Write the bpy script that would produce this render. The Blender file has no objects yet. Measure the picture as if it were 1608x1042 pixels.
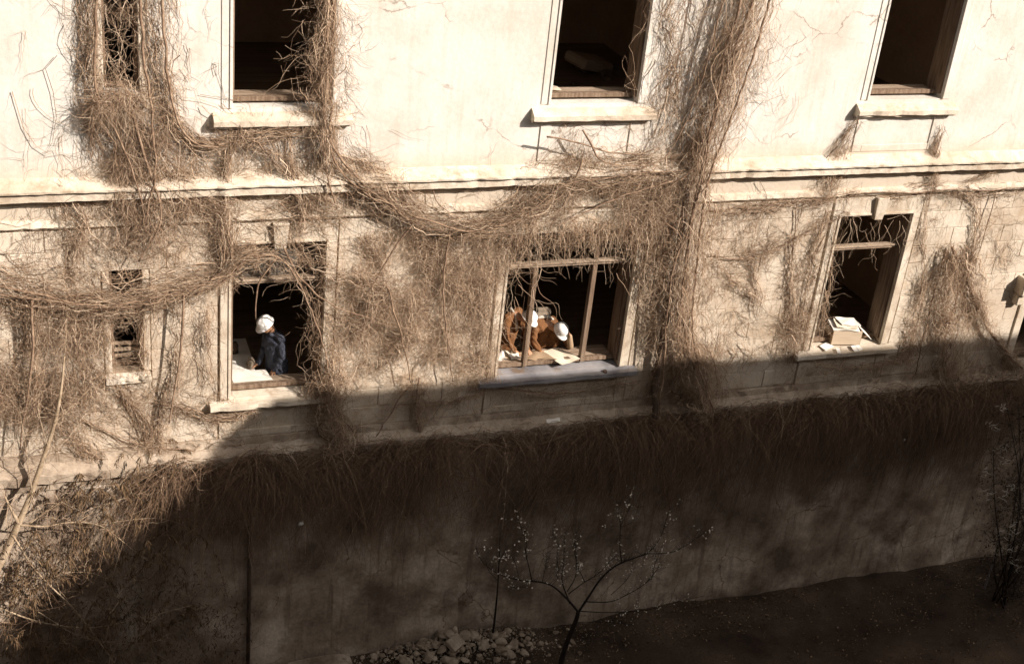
import bpy, bmesh, math, random
import numpy as np
from mathutils import Vector, Matrix

R = math.radians
rnd = random.Random(7)
rng = np.random.default_rng(11)
scene = bpy.context.scene
COL = scene.collection

# ------------------------------------------------------------------ camera
# world: X runs along the facade to the right, Y points into the building, Z up; facade plane Y = 0
CAM = np.array([-3.06188615, -18.53409503, 10.78704856])
FPX = 2138.767                     # focal length in pixels of the 1608 px wide photograph
AX = np.array([[0.93761547, -0.06905182, 0.34074781],
               [-0.33287512, -0.46119413, 0.82249263],
               [0.10035627, -0.88460829, -0.45540839]])     # columns: camera right, down, forward
cam_d = bpy.data.cameras.new("camera")
cam = bpy.data.objects.new("camera", cam_d)
COL.objects.link(cam)
cam_d.sensor_width = 36.0
cam_d.lens = FPX / 1608.0 * 36.0
cam_d.clip_start = 0.1
cam_d.clip_end = 2000.0
cam.matrix_world = Matrix(((AX[0, 0], -AX[0, 1], -AX[0, 2], CAM[0]),
                           (AX[1, 0], -AX[1, 1], -AX[1, 2], CAM[1]),
                           (AX[2, 0], -AX[2, 1], -AX[2, 2], CAM[2]),
                           (0, 0, 0, 1)))
scene.camera = cam

# ------------------------------------------------------------------ world and sun
SUN = Vector((0.98, -1.0, 0.87)).normalized()          # direction towards the sun
world = bpy.data.worlds.new("World")
scene.world = world
world.use_nodes = True
wn, wl = world.node_tree.nodes, world.node_tree.links
wn.clear()
sky = wn.new("ShaderNodeTexSky")
sky.sky_type = 'NISHITA'
sky.sun_disc = False
sky.sun_elevation = math.asin(SUN.z)
sky.sun_rotation = math.atan2(SUN.x, SUN.y)
sky.dust_density = 4.0
sky.air_density = 1.0
sky.ozone_density = 1.0
hs = wn.new("ShaderNodeHueSaturation")
hs.inputs["Saturation"].default_value = 0.05
bg = wn.new("ShaderNodeBackground")
bg.inputs["Strength"].default_value = 0.072
wo = wn.new("ShaderNodeOutputWorld")
wl.new(sky.outputs[0], hs.inputs["Color"])
wl.new(hs.outputs[0], bg.inputs["Color"])
wl.new(bg.outputs[0], wo.inputs["Surface"])

sun_d = bpy.data.lights.new("sun", 'SUN')
sun_d.energy = 5.0
sun_d.angle = R(0.53)
sun_d.color = (1.0, 0.945, 0.875)
sun = bpy.data.objects.new("sun", sun_d)
COL.objects.link(sun)
sun.rotation_euler = SUN.to_track_quat('Z', 'Y').to_euler()
sun.location = (20, -20, 25)

vs = scene.view_settings
scene.display_settings.display_device = 'sRGB'
vs.view_transform = 'Standard'
vs.look = 'None'
vs.gamma = 1.0
vs.use_curve_mapping = False
vs.exposure = 0.59
vs.use_white_balance = True
vs.white_balance_temperature = 6850
vs.white_balance_tint = 14

scene.cycles.max_bounces = 5
scene.cycles.diffuse_bounces = 4
scene.cycles.use_denoising = True

# ------------------------------------------------------------------ pixel helpers
def ray(x, y):
    return AX @ np.array([(x - 804) / FPX, (y - 521) / FPX, 1.0])
def P(x, y, Y=0.0):
    """point where the ray through pixel (x, y) meets the vertical plane at depth Y"""
    d = ray(x, y)
    return CAM + d * ((Y - CAM[1]) / d[1])

# ------------------------------------------------------------------ object helpers
def link(o, parent=None):
    COL.objects.link(o)
    if parent is not None:
        o.parent = parent
    return o
def empty(name, loc=(0, 0, 0)):
    o = bpy.data.objects.new(name, None)
    o.location = loc
    o.empty_display_size = 0.2
    return link(o)
def tag(o, label=None, cat=None, group=None, kind=None):
    if label: o["label"] = label
    if cat: o["category"] = cat
    if group: o["group"] = group
    if kind: o["kind"] = kind
    return o
def child_loc(o, parent):
    """keep world coordinates of mesh data when the parent Empty stands elsewhere"""
    if parent is not None:
        p, off = parent, Vector((0, 0, 0))
        while p is not None:
            off += p.location
            p = p.parent
        o.location = o.location - off
    return o
def mesh_obj(name, verts, faces, mat, parent=None, smooth=False):
    me = bpy.data.meshes.new(name)
    me.from_pydata([tuple(v) for v in verts], [], [tuple(f) for f in faces])
    me.update()
    if smooth:
        me.shade_smooth()
    if mat: me.materials.append(mat)
    o = link(bpy.data.objects.new(name, me), parent)
    return child_loc(o, parent)
def bm_obj(name, bm, mat, parent=None, smooth=False):
    bmesh.ops.recalc_face_normals(bm, faces=bm.faces[:])
    me = bpy.data.meshes.new(name)
    bm.to_mesh(me); bm.free()
    if smooth: me.shade_smooth()
    if mat: me.materials.append(mat)
    o = link(bpy.data.objects.new(name, me), parent)
    return child_loc(o, parent)
def bm_box(bm, x0, x1, y0, y1, z0, z1, bev=0.0, rot=None, piv=None):
    vs_ = [bm.verts.new(p) for p in ((x0,y0,z0),(x1,y0,z0),(x1,y1,z0),(x0,y1,z0),(x0,y0,z1),(x1,y0,z1),(x1,y1,z1),(x0,y1,z1))]
    fs = [bm.faces.new([vs_[i] for i in q]) for q in ((0,3,2,1),(4,5,6,7),(0,1,5,4),(1,2,6,5),(2,3,7,6),(3,0,4,7))]
    if rot is not None:
        bmesh.ops.rotate(bm, verts=vs_, cent=piv or ((x0+x1)/2,(y0+y1)/2,(z0+z1)/2), matrix=rot)
    if bev > 0:
        es = list({e for f in fs for e in f.edges})
        bmesh.ops.bevel(bm, geom=es, offset=bev, segments=1, affect='EDGES')
def box(name, x0, x1, y0, y1, z0, z1, mat, parent=None, bev=0.0, rot=None, piv=None):
    bm = bmesh.new()
    bm_box(bm, x0, x1, y0, y1, z0, z1, bev, rot, piv)
    return bm_obj(name, bm, mat, parent)
def profile_x(name, prof, x0, x1, mat, parent, step=0.12, jit=0.006, seed=1, chip=0.0):
    """moulding: a closed (Y, Z) profile run along X, its edges worn by jitter and chips"""
    r = random.Random(seed)
    n = max(2, int((x1 - x0) / step))
    m = len(prof)
    verts, faces = [], []
    for i in range(n + 1):
        x = x0 + (x1 - x0) * i / n
        c = chip * r.random() if r.random() < 0.10 else 0.0
        for (y, z) in prof:
            worn = y < -0.02
            verts.append((x, y + (r.uniform(-jit, jit) + c if worn else 0.0), z + (r.uniform(-jit, jit) if worn else 0.0)))
    for i in range(n):
        for j in range(m):
            a, b = i * m + j, i * m + (j + 1) % m
            faces.append((a, b, b + m, a + m))
    faces.append(tuple(range(m)))
    faces.append(tuple(n * m + j for j in reversed(range(m))))
    bm = bmesh.new()
    bv = [bm.verts.new(v) for v in verts]
    for f in faces: bm.faces.new([bv[i] for i in f])
    return bm_obj(name, bm, mat, parent)
def wall_mesh(name, x0, x1, z0, z1, y0, y1, openings, mat, parent):
    """one wall slab with rectangular openings and their reveals"""
    xs = sorted({x0, x1, *[o[0] for o in openings], *[o[1] for o in openings]})
    zs = sorted({z0, z1, *[o[2] for o in openings], *[o[3] for o in openings]})
    xs = [x for x in xs if x0 <= x <= x1]; zs = [z for z in zs if z0 <= z <= z1]
    def hole(i, j):
        if i < 0 or j < 0 or i >= len(xs) - 1 or j >= len(zs) - 1: return True
        cx, cz = (xs[i] + xs[i+1]) / 2, (zs[j] + zs[j+1]) / 2
        return any(a < cx < b and c < cz < d for a, b, c, d in openings)
    bm = bmesh.new(); V = {}
    def v(x, y, z):
        k = (x, y, z)
        if k not in V: V[k] = bm.verts.new(k)
        return V[k]
    for i in range(len(xs) - 1):
        for j in range(len(zs) - 1):
            if hole(i, j): continue
            a, b, c, d = xs[i], xs[i+1], zs[j], zs[j+1]
            bm.faces.new((v(a,y0,c), v(b,y0,c), v(b,y0,d), v(a,y0,d)))
            bm.faces.new((v(a,y1,c), v(a,y1,d), v(b,y1,d), v(b,y1,c)))
            if hole(i-1, j): bm.faces.new((v(a,y0,c), v(a,y0,d), v(a,y1,d), v(a,y1,c)))
            if hole(i+1, j): bm.faces.new((v(b,y0,c), v(b,y1,c), v(b,y1,d), v(b,y0,d)))
            if hole(i, j-1): bm.faces.new((v(a,y0,c), v(a,y1,c), v(b,y1,c), v(b,y0,c)))
            if hole(i, j+1): bm.faces.new((v(a,y0,d), v(b,y0,d), v(b,y1,d), v(a,y1,d)))
    return bm_obj(name, bm, mat, parent)

# ------------------------------------------------------------------ materials
def material(name, cols, scale=1.0, rough=0.85, bump=0.3, bscale=30.0, streak=0.0, streak_col=(0.2,0.13,0.08), crack=0.0,
             patch=None, rand=0.0, band=None, attr=None, fine=0.15, stretch=(1,1,1), spec=0.25, metal=0.0, pos=(0.3,0.7)):
    m = bpy.data.materials.new(name); m.use_nodes = True
    nt = m.node_tree; N, L = nt.nodes, nt.links
    b = N["Principled BSDF"]
    b.inputs["Roughness"].default_value = rough
    b.inputs["Specular IOR Level"].default_value = spec
    b.inputs["Metallic"].default_value = metal
    g = N.new("ShaderNodeNewGeometry")
    mp = N.new("ShaderNodeMapping"); mp.inputs["Scale"].default_value = stretch
    L.new(g.outputs["Position"], mp.inputs["Vector"])
    def noise(sc, det=6.0, ro=0.6, src=mp, w=0.0):
        n = N.new("ShaderNodeTexNoise"); n.inputs["Scale"].default_value = sc
        n.inputs["Detail"].default_value = det; n.inputs["Roughness"].default_value = ro
        L.new(src.outputs["Vector"], n.inputs["Vector"]); return n
    def ramp(src, stops):
        r = N.new("ShaderNodeValToRGB"); e = r.color_ramp.elements
        while len(e) < len(stops): e.new(0.5)
        for k, (p_, c_) in enumerate(stops):
            e[k].position = p_; e[k].color = (*c_, 1) if len(c_) == 3 else c_
        L.new(src, r.inputs[0]); return r
    def mix(fac, a, bb, mode='MIX'):
        x = N.new("ShaderNodeMix"); x.data_type = 'RGBA'; x.blend_type = mode
        if isinstance(fac, float): x.inputs[0].default_value = fac
        else: L.new(fac, x.inputs[0])
        for s, i in ((a, 6), (bb, 7)):
            if isinstance(s, tuple): x.inputs[i].default_value = (*s, 1)
            else: L.new(s, x.inputs[i])
        return x.outputs[2]
    if attr:
        at = N.new("ShaderNodeAttribute"); at.attribute_name = attr
        st = [(i / max(1, len(cols) - 1), c) for i, c in enumerate(cols)]
        col = ramp(at.outputs["Fac"], st).outputs[0]
    else:
        n1 = noise(scale)
        st = [(pos[0] + (pos[1]-pos[0]) * i / max(1, len(cols) - 1), c) for i, c in enumerate(cols)]
        col = ramp(n1.outputs["Fac"], st).outputs[0]
    if patch:
        pc, psc, p0, p1 = patch
        pn = noise(psc, 8.0, 0.65)
        pm = ramp(pn.outputs["Fac"], [(p0, (0,0,0)), (p1, (1,1,1))])
        col = mix(pm.outputs[0], col, pc)
    if band:
        bz0, bz1, bc = band
        sx_ = N.new("ShaderNodeSeparateXYZ"); L.new(g.outputs["Position"], sx_.inputs[0])
        bn_ = noise(2.2, 6.0, 0.7); ma = N.new("ShaderNodeMath"); ma.operation = 'MULTIPLY_ADD'; ma.inputs[1].default_value = (bz1 - bz0)*1.8
        L.new(bn_.outputs["Fac"], ma.inputs[0]); L.new(sx_.outputs["Z"], ma.inputs[2])
        mr = N.new("ShaderNodeMapRange"); mr.inputs["From Min"].default_value = bz0 + (bz1-bz0)*.9; mr.inputs["From Max"].default_value = bz1 + (bz1-bz0)*.9; mr.inputs["To Min"].default_value = .8; mr.inputs["To Max"].default_value = 0
        L.new(ma.outputs[0], mr.inputs["Value"]); col = mix(mr.outputs[0], col, bc)
    if streak > 0:
        sm = N.new("ShaderNodeMapping"); sm.inputs["Scale"].default_value = (5.0, 5.0, 0.35)
        L.new(g.outputs["Position"], sm.inputs["Vector"])
        sn = noise(1.6, 7.0, 0.6, sm)
        sr = ramp(sn.outputs["Fac"], [(0.52, (0,0,0)), (0.80, (streak,)*3)])
        col = mix(sr.outputs[0], col, streak_col)
    if crack > 0:
        wv = noise(2.5, 4.0)
        ad = N.new("ShaderNodeVectorMath"); ad.operation = 'MULTIPLY_ADD'
        ad.inputs[1].default_value = (0.35, 0.35, 0.35)
        L.new(wv.outputs["Color"], ad.inputs[0]); L.new(mp.outputs["Vector"], ad.inputs[2])
        vo = N.new("ShaderNodeTexVoronoi"); vo.feature = 'DISTANCE_TO_EDGE'; vo.inputs["Scale"].default_value = 0.8
        L.new(ad.outputs[0], vo.inputs["Vector"])
        cr = ramp(vo.outputs["Distance"], [(0.0, (crack,)*3), (0.010, (0,0,0))])
        cm = noise(0.9, 3.0); cmr = ramp(cm.outputs["Fac"], [(0.50, (0,0,0)), (0.58, (1,1,1))])
        ck = mix(1.0, cr.outputs[0], cmr.outputs[0], 'MULTIPLY')
        col = mix(ck, col, (0.16, 0.10, 0.06))
    if fine > 0:
        fn = noise(bscale * 1.7, 4.0, 0.7)
        fr = ramp(fn.outputs["Fac"], [(0.25, (1 - fine,)*3), (0.75, (1 + fine*0.6,)*3)])
        col = mix(1.0, col, fr.outputs[0], 'MULTIPLY')
    if rand > 0:
        oi = N.new("ShaderNodeObjectInfo")
        rr = ramp(oi.outputs["Random"], [(0.0, (1 - rand, 1 - rand*1.1, 1 - rand*1.25)), (1.0, (1 + rand*0.5,)*3)])
        col = mix(1.0, col, rr.outputs[0], 'MULTIPLY')
    L.new(col, b.inputs["Base Color"])
    if bump > 0:
        bn = noise(bscale, 8.0, 0.65)
        bb = N.new("ShaderNodeBump"); bb.inputs["Strength"].default_value = bump; bb.inputs["Distance"].default_value = 0.02
        L.new(bn.outputs["Fac"], bb.inputs["Height"]); L.new(bb.outputs[0], b.inputs["Normal"])
    return m

M = {}
M['plaster'] = material("cream_plaster", [(0.545,0.485,0.41),(0.635,0.60,0.535),(0.685,0.66,0.605)], 0.8, 0.9, 0.35, 9.0, 0.6, (0.50,0.42,0.325), 0.7, band=(3.45,3.80,(0.52,0.43,0.325)), patch=((0.565,0.485,0.39),1.3,0.60,0.78), fine=0.10)
M['stone'] = material("rusticated_stucco", [(0.44,0.345,0.25),(0.59,0.505,0.40),(0.68,0.61,0.505)], 1.1, 0.9, 0.45, 14.0, 0.55, (0.36,0.25,0.16), 0.6, patch=((0.45,0.33,0.22),1.9,0.56,0.72), rand=0.09, fine=0.12)
M['joint'] = material("dirty_mortar_joint", [(0.26,0.19,0.13),(0.42,0.33,0.24)], 3.0, 0.95, 0.5, 40.0)
M['trim'] = material("worn_stone_trim", [(0.42,0.33,0.24),(0.60,0.52,0.41),(0.69,0.62,0.52)], 1.6, 0.88, 0.4, 20.0, 0.45, (0.40,0.29,0.19), 0.4, patch=((0.36,0.27,0.185),2.6,0.54,0.70), fine=0.16)
M['ledge'] = material("grimy_plinth_ledge", [(0.24,0.18,0.13),(0.40,0.32,0.24),(0.54,0.455,0.36)], 1.5, 0.92, 0.6, 16.0, 0.7, (0.14,0.10,0.07), fine=0.2)
M['base'] = material("stained_basement_render", [(0.18,0.132,0.094),(0.42,0.335,0.255),(0.66,0.56,0.45)], 0.9, 0.92, 0.9, 10.0, 1.0, (0.14,0.095,0.063), 1.0, patch=((0.17,0.12,0.085),0.75,0.52,0.66), fine=0.3, pos=(0.36,0.66))
M['wood'] = material("weathered_wood", [(0.11,0.068,0.042),(0.22,0.150,0.10),(0.31,0.23,0.165)], 2.2, 0.8, 0.6, 22.0, stretch=(9,9,0.7), fine=0.25)
M['plank'] = material("pale_weathered_plank", [(0.24,0.165,0.11),(0.40,0.30,0.215),(0.52,0.41,0.30)], 2.2, 0.8, 0.6, 22.0, stretch=(0.7,9,9), fine=0.25)
M['flash'] = material("dented_sheet_metal", [(0.20,0.19,0.20),(0.34,0.33,0.34),(0.45,0.43,0.43)], 1.8, 0.5, 0.25, 5.0, patch=((0.24,0.17,0.12),3.0,0.58,0.68), spec=0.5, metal=0.35)
M['rust'] = material("rusty_pipe_metal", [(0.05,0.035,0.027),(0.12,0.075,0.05)], 4.0, 0.8, 0.4, 30.0)
M['interior'] = material("sooty_interior_plaster", [(0.42,0.31,0.22),(0.60,0.47,0.35)], 0.8, 0.95, 0.4, 8.0)
M['floorwood'] = material("dusty_floor_boards", [(0.24,0.17,0.115),(0.40,0.30,0.21)], 1.5, 0.9, 0.4, 12.0, stretch=(0.6,6,1))
M['soil'] = material("dark_courtyard_soil", [(0.035,0.021,0.013),(0.075,0.05,0.033),(0.13,0.09,0.06)], 0.9, 0.97, 1.0, 18.0, fine=0.5)
M['litter'] = material("dry_leaf_litter", [(0.06,0.036,0.02),(0.16,0.10,0.058),(0.40,0.29,0.19)], 3.0, 0.9, 0.0, 20.0, attr="var", fine=0)
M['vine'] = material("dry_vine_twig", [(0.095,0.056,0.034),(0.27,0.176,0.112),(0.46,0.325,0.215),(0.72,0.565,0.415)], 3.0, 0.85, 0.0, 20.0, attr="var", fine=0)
M['stem'] = material("vine_bark", [(0.11,0.066,0.042),(0.25,0.165,0.108),(0.40,0.285,0.195)], 9.0, 0.9, 0.6, 60.0)
M['bark_dark'] = material("dark_smooth_bark", [(0.012,0.008,0.006),(0.032,0.021,0.015)], 9.0, 0.8, 0.6, 60.0)
M['bark_pale'] = material("pale_bark", [(0.26,0.185,0.115),(0.40,0.30,0.20),(0.52,0.41,0.29)], 7.0, 0.85, 0.6, 40.0)
M['dryleaf'] = material("golden_dry_leaf", [(0.04,0.024,0.012),(0.11,0.067,0.035),(0.22,0.145,0.08)], 3.0, 0.8, 0.0, 20.0, attr="var", fine=0)
M['blossom'] = material("white_blossom_petal", [(0.72,0.66,0.55),(0.90,0.86,0.76)], 3.0, 0.7, 0.0, 20.0, attr="var", fine=0)
M['rubble'] = material("broken_masonry", [(0.22,0.17,0.125),(0.42,0.34,0.26),(0.62,0.53,0.42)], 2.5, 0.92, 0.7, 25.0, rand=0.35, fine=0.3)
M['paper'] = material("white_paper", [(0.72,0.68,0.60),(0.85,0.82,0.75)], 3.0, 0.8, 0.05, 20.0, fine=0.03)
M['plan'] = material("cream_drawing_paper", [(0.66,0.58,0.44),(0.80,0.73,0.58)], 3.0, 0.8, 0.05, 20.0, fine=0.04)
M['card'] = material("tan_cardboard", [(0.34,0.235,0.145),(0.42,0.30,0.19)], 3.0, 0.85, 0.1, 30.0, fine=0.08, rand=0.0)
M['cardlit'] = material("sunlit_cardboard", [(0.50,0.39,0.27),(0.60,0.48,0.35)], 3.0, 0.85, 0.1, 30.0, fine=0.08, stretch=(1,1,9))  # paler copy of the cardboard: sunlight painted into the front panel and flap
M['hat'] = material("white_helmet_plastic", [(0.78,0.77,0.74),(0.84,0.83,0.80)], 3.0, 0.4, 0.0, 20.0, spec=0.5, fine=0.03)
M['navy'] = material("navy_work_cloth", [(0.036,0.041,0.058),(0.070,0.077,0.100)], 9.0, 0.9, 0.5, 40.0, fine=0.15)
M['brown'] = material("rust_brown_work_cloth", [(0.125,0.054,0.020),(0.215,0.098,0.040)], 8.0, 0.9, 0.5, 40.0, fine=0.15)
M['trouser'] = material("dark_trouser_cloth", [(0.03,0.026,0.024),(0.05,0.043,0.038)], 8.0, 0.9, 0.4, 40.0)
M['skin'] = material("skin", [(0.40,0.21,0.12),(0.50,0.28,0.17)], 14.0, 0.6, 0.1, 40.0, fine=0.05)
M['hair'] = material("dark_hair", [(0.012,0.008,0.006),(0.03,0.02,0.014)], 20.0, 0.7, 0.4, 90.0)
M['grey_cloth'] = material("grey_brown_canvas", [(0.14,0.11,0.08),(0.24,0.19,0.14)], 8.0, 0.9, 0.5, 40.0)
M['cloth_white'] = material("white_cotton", [(0.48,0.43,0.36),(0.60,0.55,0.47)], 6.0, 0.9, 0.3, 30.0)
M['roofing'] = material("dark_wing_render", [(0.12,0.09,0.07),(0.20,0.16,0.12)], 0.7, 0.95, 0.3, 10.0)
gm = bpy.data.materials.new("dusty_window_glass"); gm.use_nodes = True
_b = gm.node_tree.nodes["Principled BSDF"]
_b.inputs["Base Color"].default_value = (0.34, 0.30, 0.25, 1); _b.inputs["Roughness"].default_value = 0.35
_b.inputs["Transmission Weight"].default_value = 0.55; _b.inputs["Alpha"].default_value = 0.55
M['glass'] = gm

# ================================================================== SETTING: ground
GZ = -5.75
def ground_z(x, y):
    near = math.exp(-((x - 6) / 14) ** 2 - ((y + 2) / 8) ** 2)
    b = 0.05 * math.sin(1.7 * x + 0.6 * y) + 0.04 * math.sin(3.1 * y - 1.3 * x + 1.0) + 0.03 * math.sin(5.3 * x + 4.1 * y)
    heap = 0.10 * math.exp(-((x - 3.9) / 1.4) ** 2 - ((y + 0.45) / 0.5) ** 2)
    return GZ + near * b + heap
def build_ground():
    xs = [-400, -120, -40, -16] + [-8 + 0.25 * i for i in range(int(30 / 0.25) + 1)] + [26, 40, 120, 400]
    ys = [-400, -120, -50, -24] + [-12 + 0.25 * i for i in range(int(12.5 / 0.25) + 1)] + [4, 12, 40, 120, 400]
    verts = [(x, y, ground_z(x, y) + (rnd.uniform(-0.018, 0.018) if -8 <= x <= 22 and -12 <= y <= 1 else 0)) for y in ys for x in xs]
    nx = len(xs)
    faces = [(j*nx+i, j*nx+i+1, (j+1)*nx+i+1, (j+1)*nx+i) for j in range(len(ys)-1) for i in range(nx-1)]
    g = mesh_obj("ground", verts, faces, M['soil'], smooth=True)
    tag(g, kind="structure")
build_ground()

# ================================================================== the derelict building
XL, XR = -6.0, 18.0
house = empty("derelict_building", (6, 0, GZ))
tag(house, "derelict two storey cream stucco building overgrown with dry vines", "building")
LW = [(0.0, 1.42, -0.30, 2.345), (4.42, 6.66, -0.30, 2.30), (10.52, 12.01, -0.30, 2.345)]
NW = (-1.76, -1.30, 0.335, 2.01)
DW = (15.22, 16.50, -1.00, 0.50)
UW = [(0.0, 1.42, 4.45, 7.10), (4.82, 6.28, 4.45, 7.10), (10.55, 12.02, 4.45, 7.10)]
UN = (-1.73, -1.27, 4.70, 7.10)

wall_mesh("upper_wall", XL, XR, 3.21, 8.60, 0.0, 0.45, UW + [UN], M['plaster'], house)
low = wall_mesh("lower_wall", XL, XR, -1.30, 3.21, 0.030, 0.45, LW + [NW, DW], M['joint'], house)
wall_mesh("frieze", XL, XR, 2.70, 3.20, 0.004, 0.034, [], M['plaster'], house)

# rusticated blocks, each a piece of its own set proud of the joints
zones = [(-0.20, 1.62, -1.01, 2.69), (4.22, 6.86, -1.01, 2.69), (10.32, 12.21, -1.01, 2.69),
         (-1.87, -1.19, 0.0, 2.01), (15.02, 16.70, -1.01, 0.70)]
def block(x0, x1, z0, z1):
    g = 0.0035
    a, b, c, d = x0 + g, x1 - g, z0 + g, z1 - g
    yf = rnd.uniform(-0.006, 0.005); ch = rnd.uniform(0.004, 0.009); yb = 0.036
    j = lambda s=0.003: rnd.uniform(-s, s)
    v = [(a, yf+ch, c), (b, yf+ch, c), (b, yf+ch, d), (a, yf+ch, d)]
    f = [(a+ch+j(), yf+j(.002), c+ch+j()), (b-ch+j(), yf+j(.002), c+ch+j()), (b-ch+j(), yf+j(.002), d-ch+j()), (a+ch+j(), yf+j(.002), d-ch+j())]
    k = [(a, yb, c), (b, yb, c), (b, yb, d), (a, yb, d)]
    faces = [(4,5,6,7)] + [(i, (i+1) % 4, 4 + (i+1) % 4, 4 + i) for i in range(4)] + [(8+i, 8+(i+1) % 4, (i+1) % 4, i) for i in range(4)]
    mesh_obj("block", v + f + k, faces, M['stone'], low)
ztop = 2.68
for ci in range(11):
    z1 = ztop - 0.335 * ci; z0 = z1 - 0.335
    cuts = sorted([(a, b) for a, b, c, d in zones if min(d, z1) - max(c, z0) > 0.05])
    free, x = [], XL
    for a, b in cuts:
        if a > x: free.append((x, a))
        x = max(x, b)
    free.append((x, XR))
    for a, b in free:
        off = 0.55 if ci % 2 else 0.0
        bl = 1.12
        pts = [a] + [p for p in [XL + off + bl * k + 0.03 * math.sin(k * 5 + ci) for k in range(30)] if a + 0.28 < p < b - 0.28] + [b]
        for p, q in zip(pts[:-1], pts[1:]): block(p, q, z0, z1)

# mouldings that run the whole length
profile_x("cornice", [(0.03,3.50),(-0.03,3.46),(-0.225,3.355),(-0.225,3.325),(-0.17,3.325),(-0.17,3.185),(0.03,3.18)], XL, XR, M['trim'], house, seed=2, chip=0.03)
profile_x("string_course", [(0.03,2.87),(-0.045,2.835),(-0.062,2.75),(-0.030,2.72),(0.03,2.69)], XL, XR, M['trim'], house, seed=3, chip=0.02)
profile_x("plinth_ledge", [(0.06,-1.006),(-0.05,-1.02),(-0.06,-1.13),(-0.19,-1.21),(-0.225,-1.25),(-0.220,-1.40),(-0.14,-1.43),(-0.12,-1.58),(-0.02,-1.62),(0.06,-1.62)], XL, XR, M['ledge'], house, seed=4, jit=0.012, chip=0.05)
# basement
def build_basement():
    xs = np.arange(XL, XR + 0.01, 0.25); zs = np.arange(-6.3, -1.45, 0.25)
    verts, faces = [], []
    for z in zs:
        for x in xs:
            d = 0.02 * math.sin(2.3 * x + 1.1 * z) + rnd.uniform(-0.012, 0.012) + 0.05 * max(0.0, (-4.9 - z))
            verts.append((x, -0.09 - d, z))
    nx = len(xs)
    for j in range(len(zs) - 1):
        for i in range(nx - 1): faces.append((j*nx+i, j*nx+i+1, (j+1)*nx+i+1, (j+1)*nx+i))
    o = mesh_obj("basement_wall", verts, faces, M['base'], house, smooth=True)
build_basement()
box("basement_core", XL, XR, 0.06, 6.7, -6.3, -1.15, M['interior'], house)
# interior: floors, ceilings, partitions
box("floor", XL + .2, XR - .2, 0.452, 6.5, -1.148, -0.95, M['floorwood'], house)
box("floor", XL + .2, XR - .2, 0.452, 6.5, 3.25, 3.50, M['floorwood'], house)
box("ceiling", XL + .2, XR - .2, 0.452, 6.5, 7.6, 7.75, M['interior'], house)
box("back_wall", XL, XR, 6.5, 6.7, -1.148, 8.598, M['interior'], house)
for x in (XL, XR - .2): box("end_wall", x, x + .2, 0.452, 6.498, -1.146, 8.597, M['interior'], house)
for x in (-0.85, 2.9, 8.6, 13.7):
    box("partition", x, x + .15, 0.453, 6.497, -0.948, 3.248, M['interior'], house)
    box("partition", x, x + .15, 0.453, 6.497, 3.502, 7.598, M['interior'], house)
box("roof", XL - .1, XR + .1, -0.05, 6.8, 8.602, 8.8, M['roofing'], house)

# ------------------------------------------------------------------ windows
def sill_mesh(name, sx0, sx1, ox0, ox1, zb, zt, zi, mat, parent, seed, yi=0.45, front=-0.165):
    """projecting weathered sill: outer slab with horns, sloped top running back into the opening"""
    r = random.Random(seed)
    bm = bmesh.new()
    n = 14
    def run(x0, x1, prof, n, jit):
        rows = []
        for i in range(n + 1):
            x = x0 + (x1 - x0) * i / n
            c = 0.035 * r.random() if r.random() < 0.18 else 0
            rows.append([bm.verts.new((x, y + (r.uniform(-jit, jit) + c if y < -0.1 else 0), z + (r.uniform(-jit, jit) if y < -0.05 else 0))) for y, z in prof])
        m = len(prof)
        for i in range(n):
            for j in range(m):
                bm.faces.new((rows[i][j], rows[i][(j+1) % m], rows[i+1][(j+1) % m], rows[i+1][j]))
        bm.faces.new(rows[0]); bm.faces.new(list(reversed(rows[-1])))
    run(sx0, sx1, [(0.028, zb + 0.01), (-0.10, zb - 0.01), (-0.105, zb + 0.03), (front, zb + 0.035), (front, zb + 0.11), (-0.06, zt - 0.04), (0.028, zt)], n, 0.007)
    run(ox0 + 0.003, ox1 - 0.003, [(0.0285, zb + 0.012), (0.0285, zt - 0.001), (yi, zi), (yi, zb + 0.012)], 2, 0)
    return bm_obj(name, bm, mat, parent)
def frame_mesh(x0, x1, z0, z1, y0=0.14, y1=0.235, t=0.07, lining=True, head=True):
    bm = bmesh.new()
    bm_box(bm, x0 + .004, x0 + t, y0, y1, z0 + .002, z1 - .004, 0.006)
    bm_box(bm, x1 - t, x1 - .004, y0, y1, z0 + .002, z1 - .004, 0.006)
    if head: bm_box(bm, x0 + t, x1 - t, y0 + .003, y1 - .003, z1 - t, z1 - .005, 0.006)
    bm_box(bm, x0 + t, x1 - t, y0 + .004, y1 - .004, z0 + .003, z0 + 0.075, 0.006)
    if lining:
        bm_box(bm, x1 - .034, x1 - .003, 0.045, y0 - .002, z0 + .03, z1 - .006)
        bm_box(bm, x1 - .030, x1 - .003, y1 + .002, 0.445, z0 + .03, z1 - .006)
        bm_box(bm, x0 + .003, x0 + .030, y1 + .002, 0.445, z0 + .03, z1 - .006)
    return bm
def strip(name, x0, x1, z0, z1, yf, mat, parent, bev=0.008, yb=0.05):
    return box(name, x0, x1, yf, yb, z0, z1, mat, parent, bev)
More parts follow.
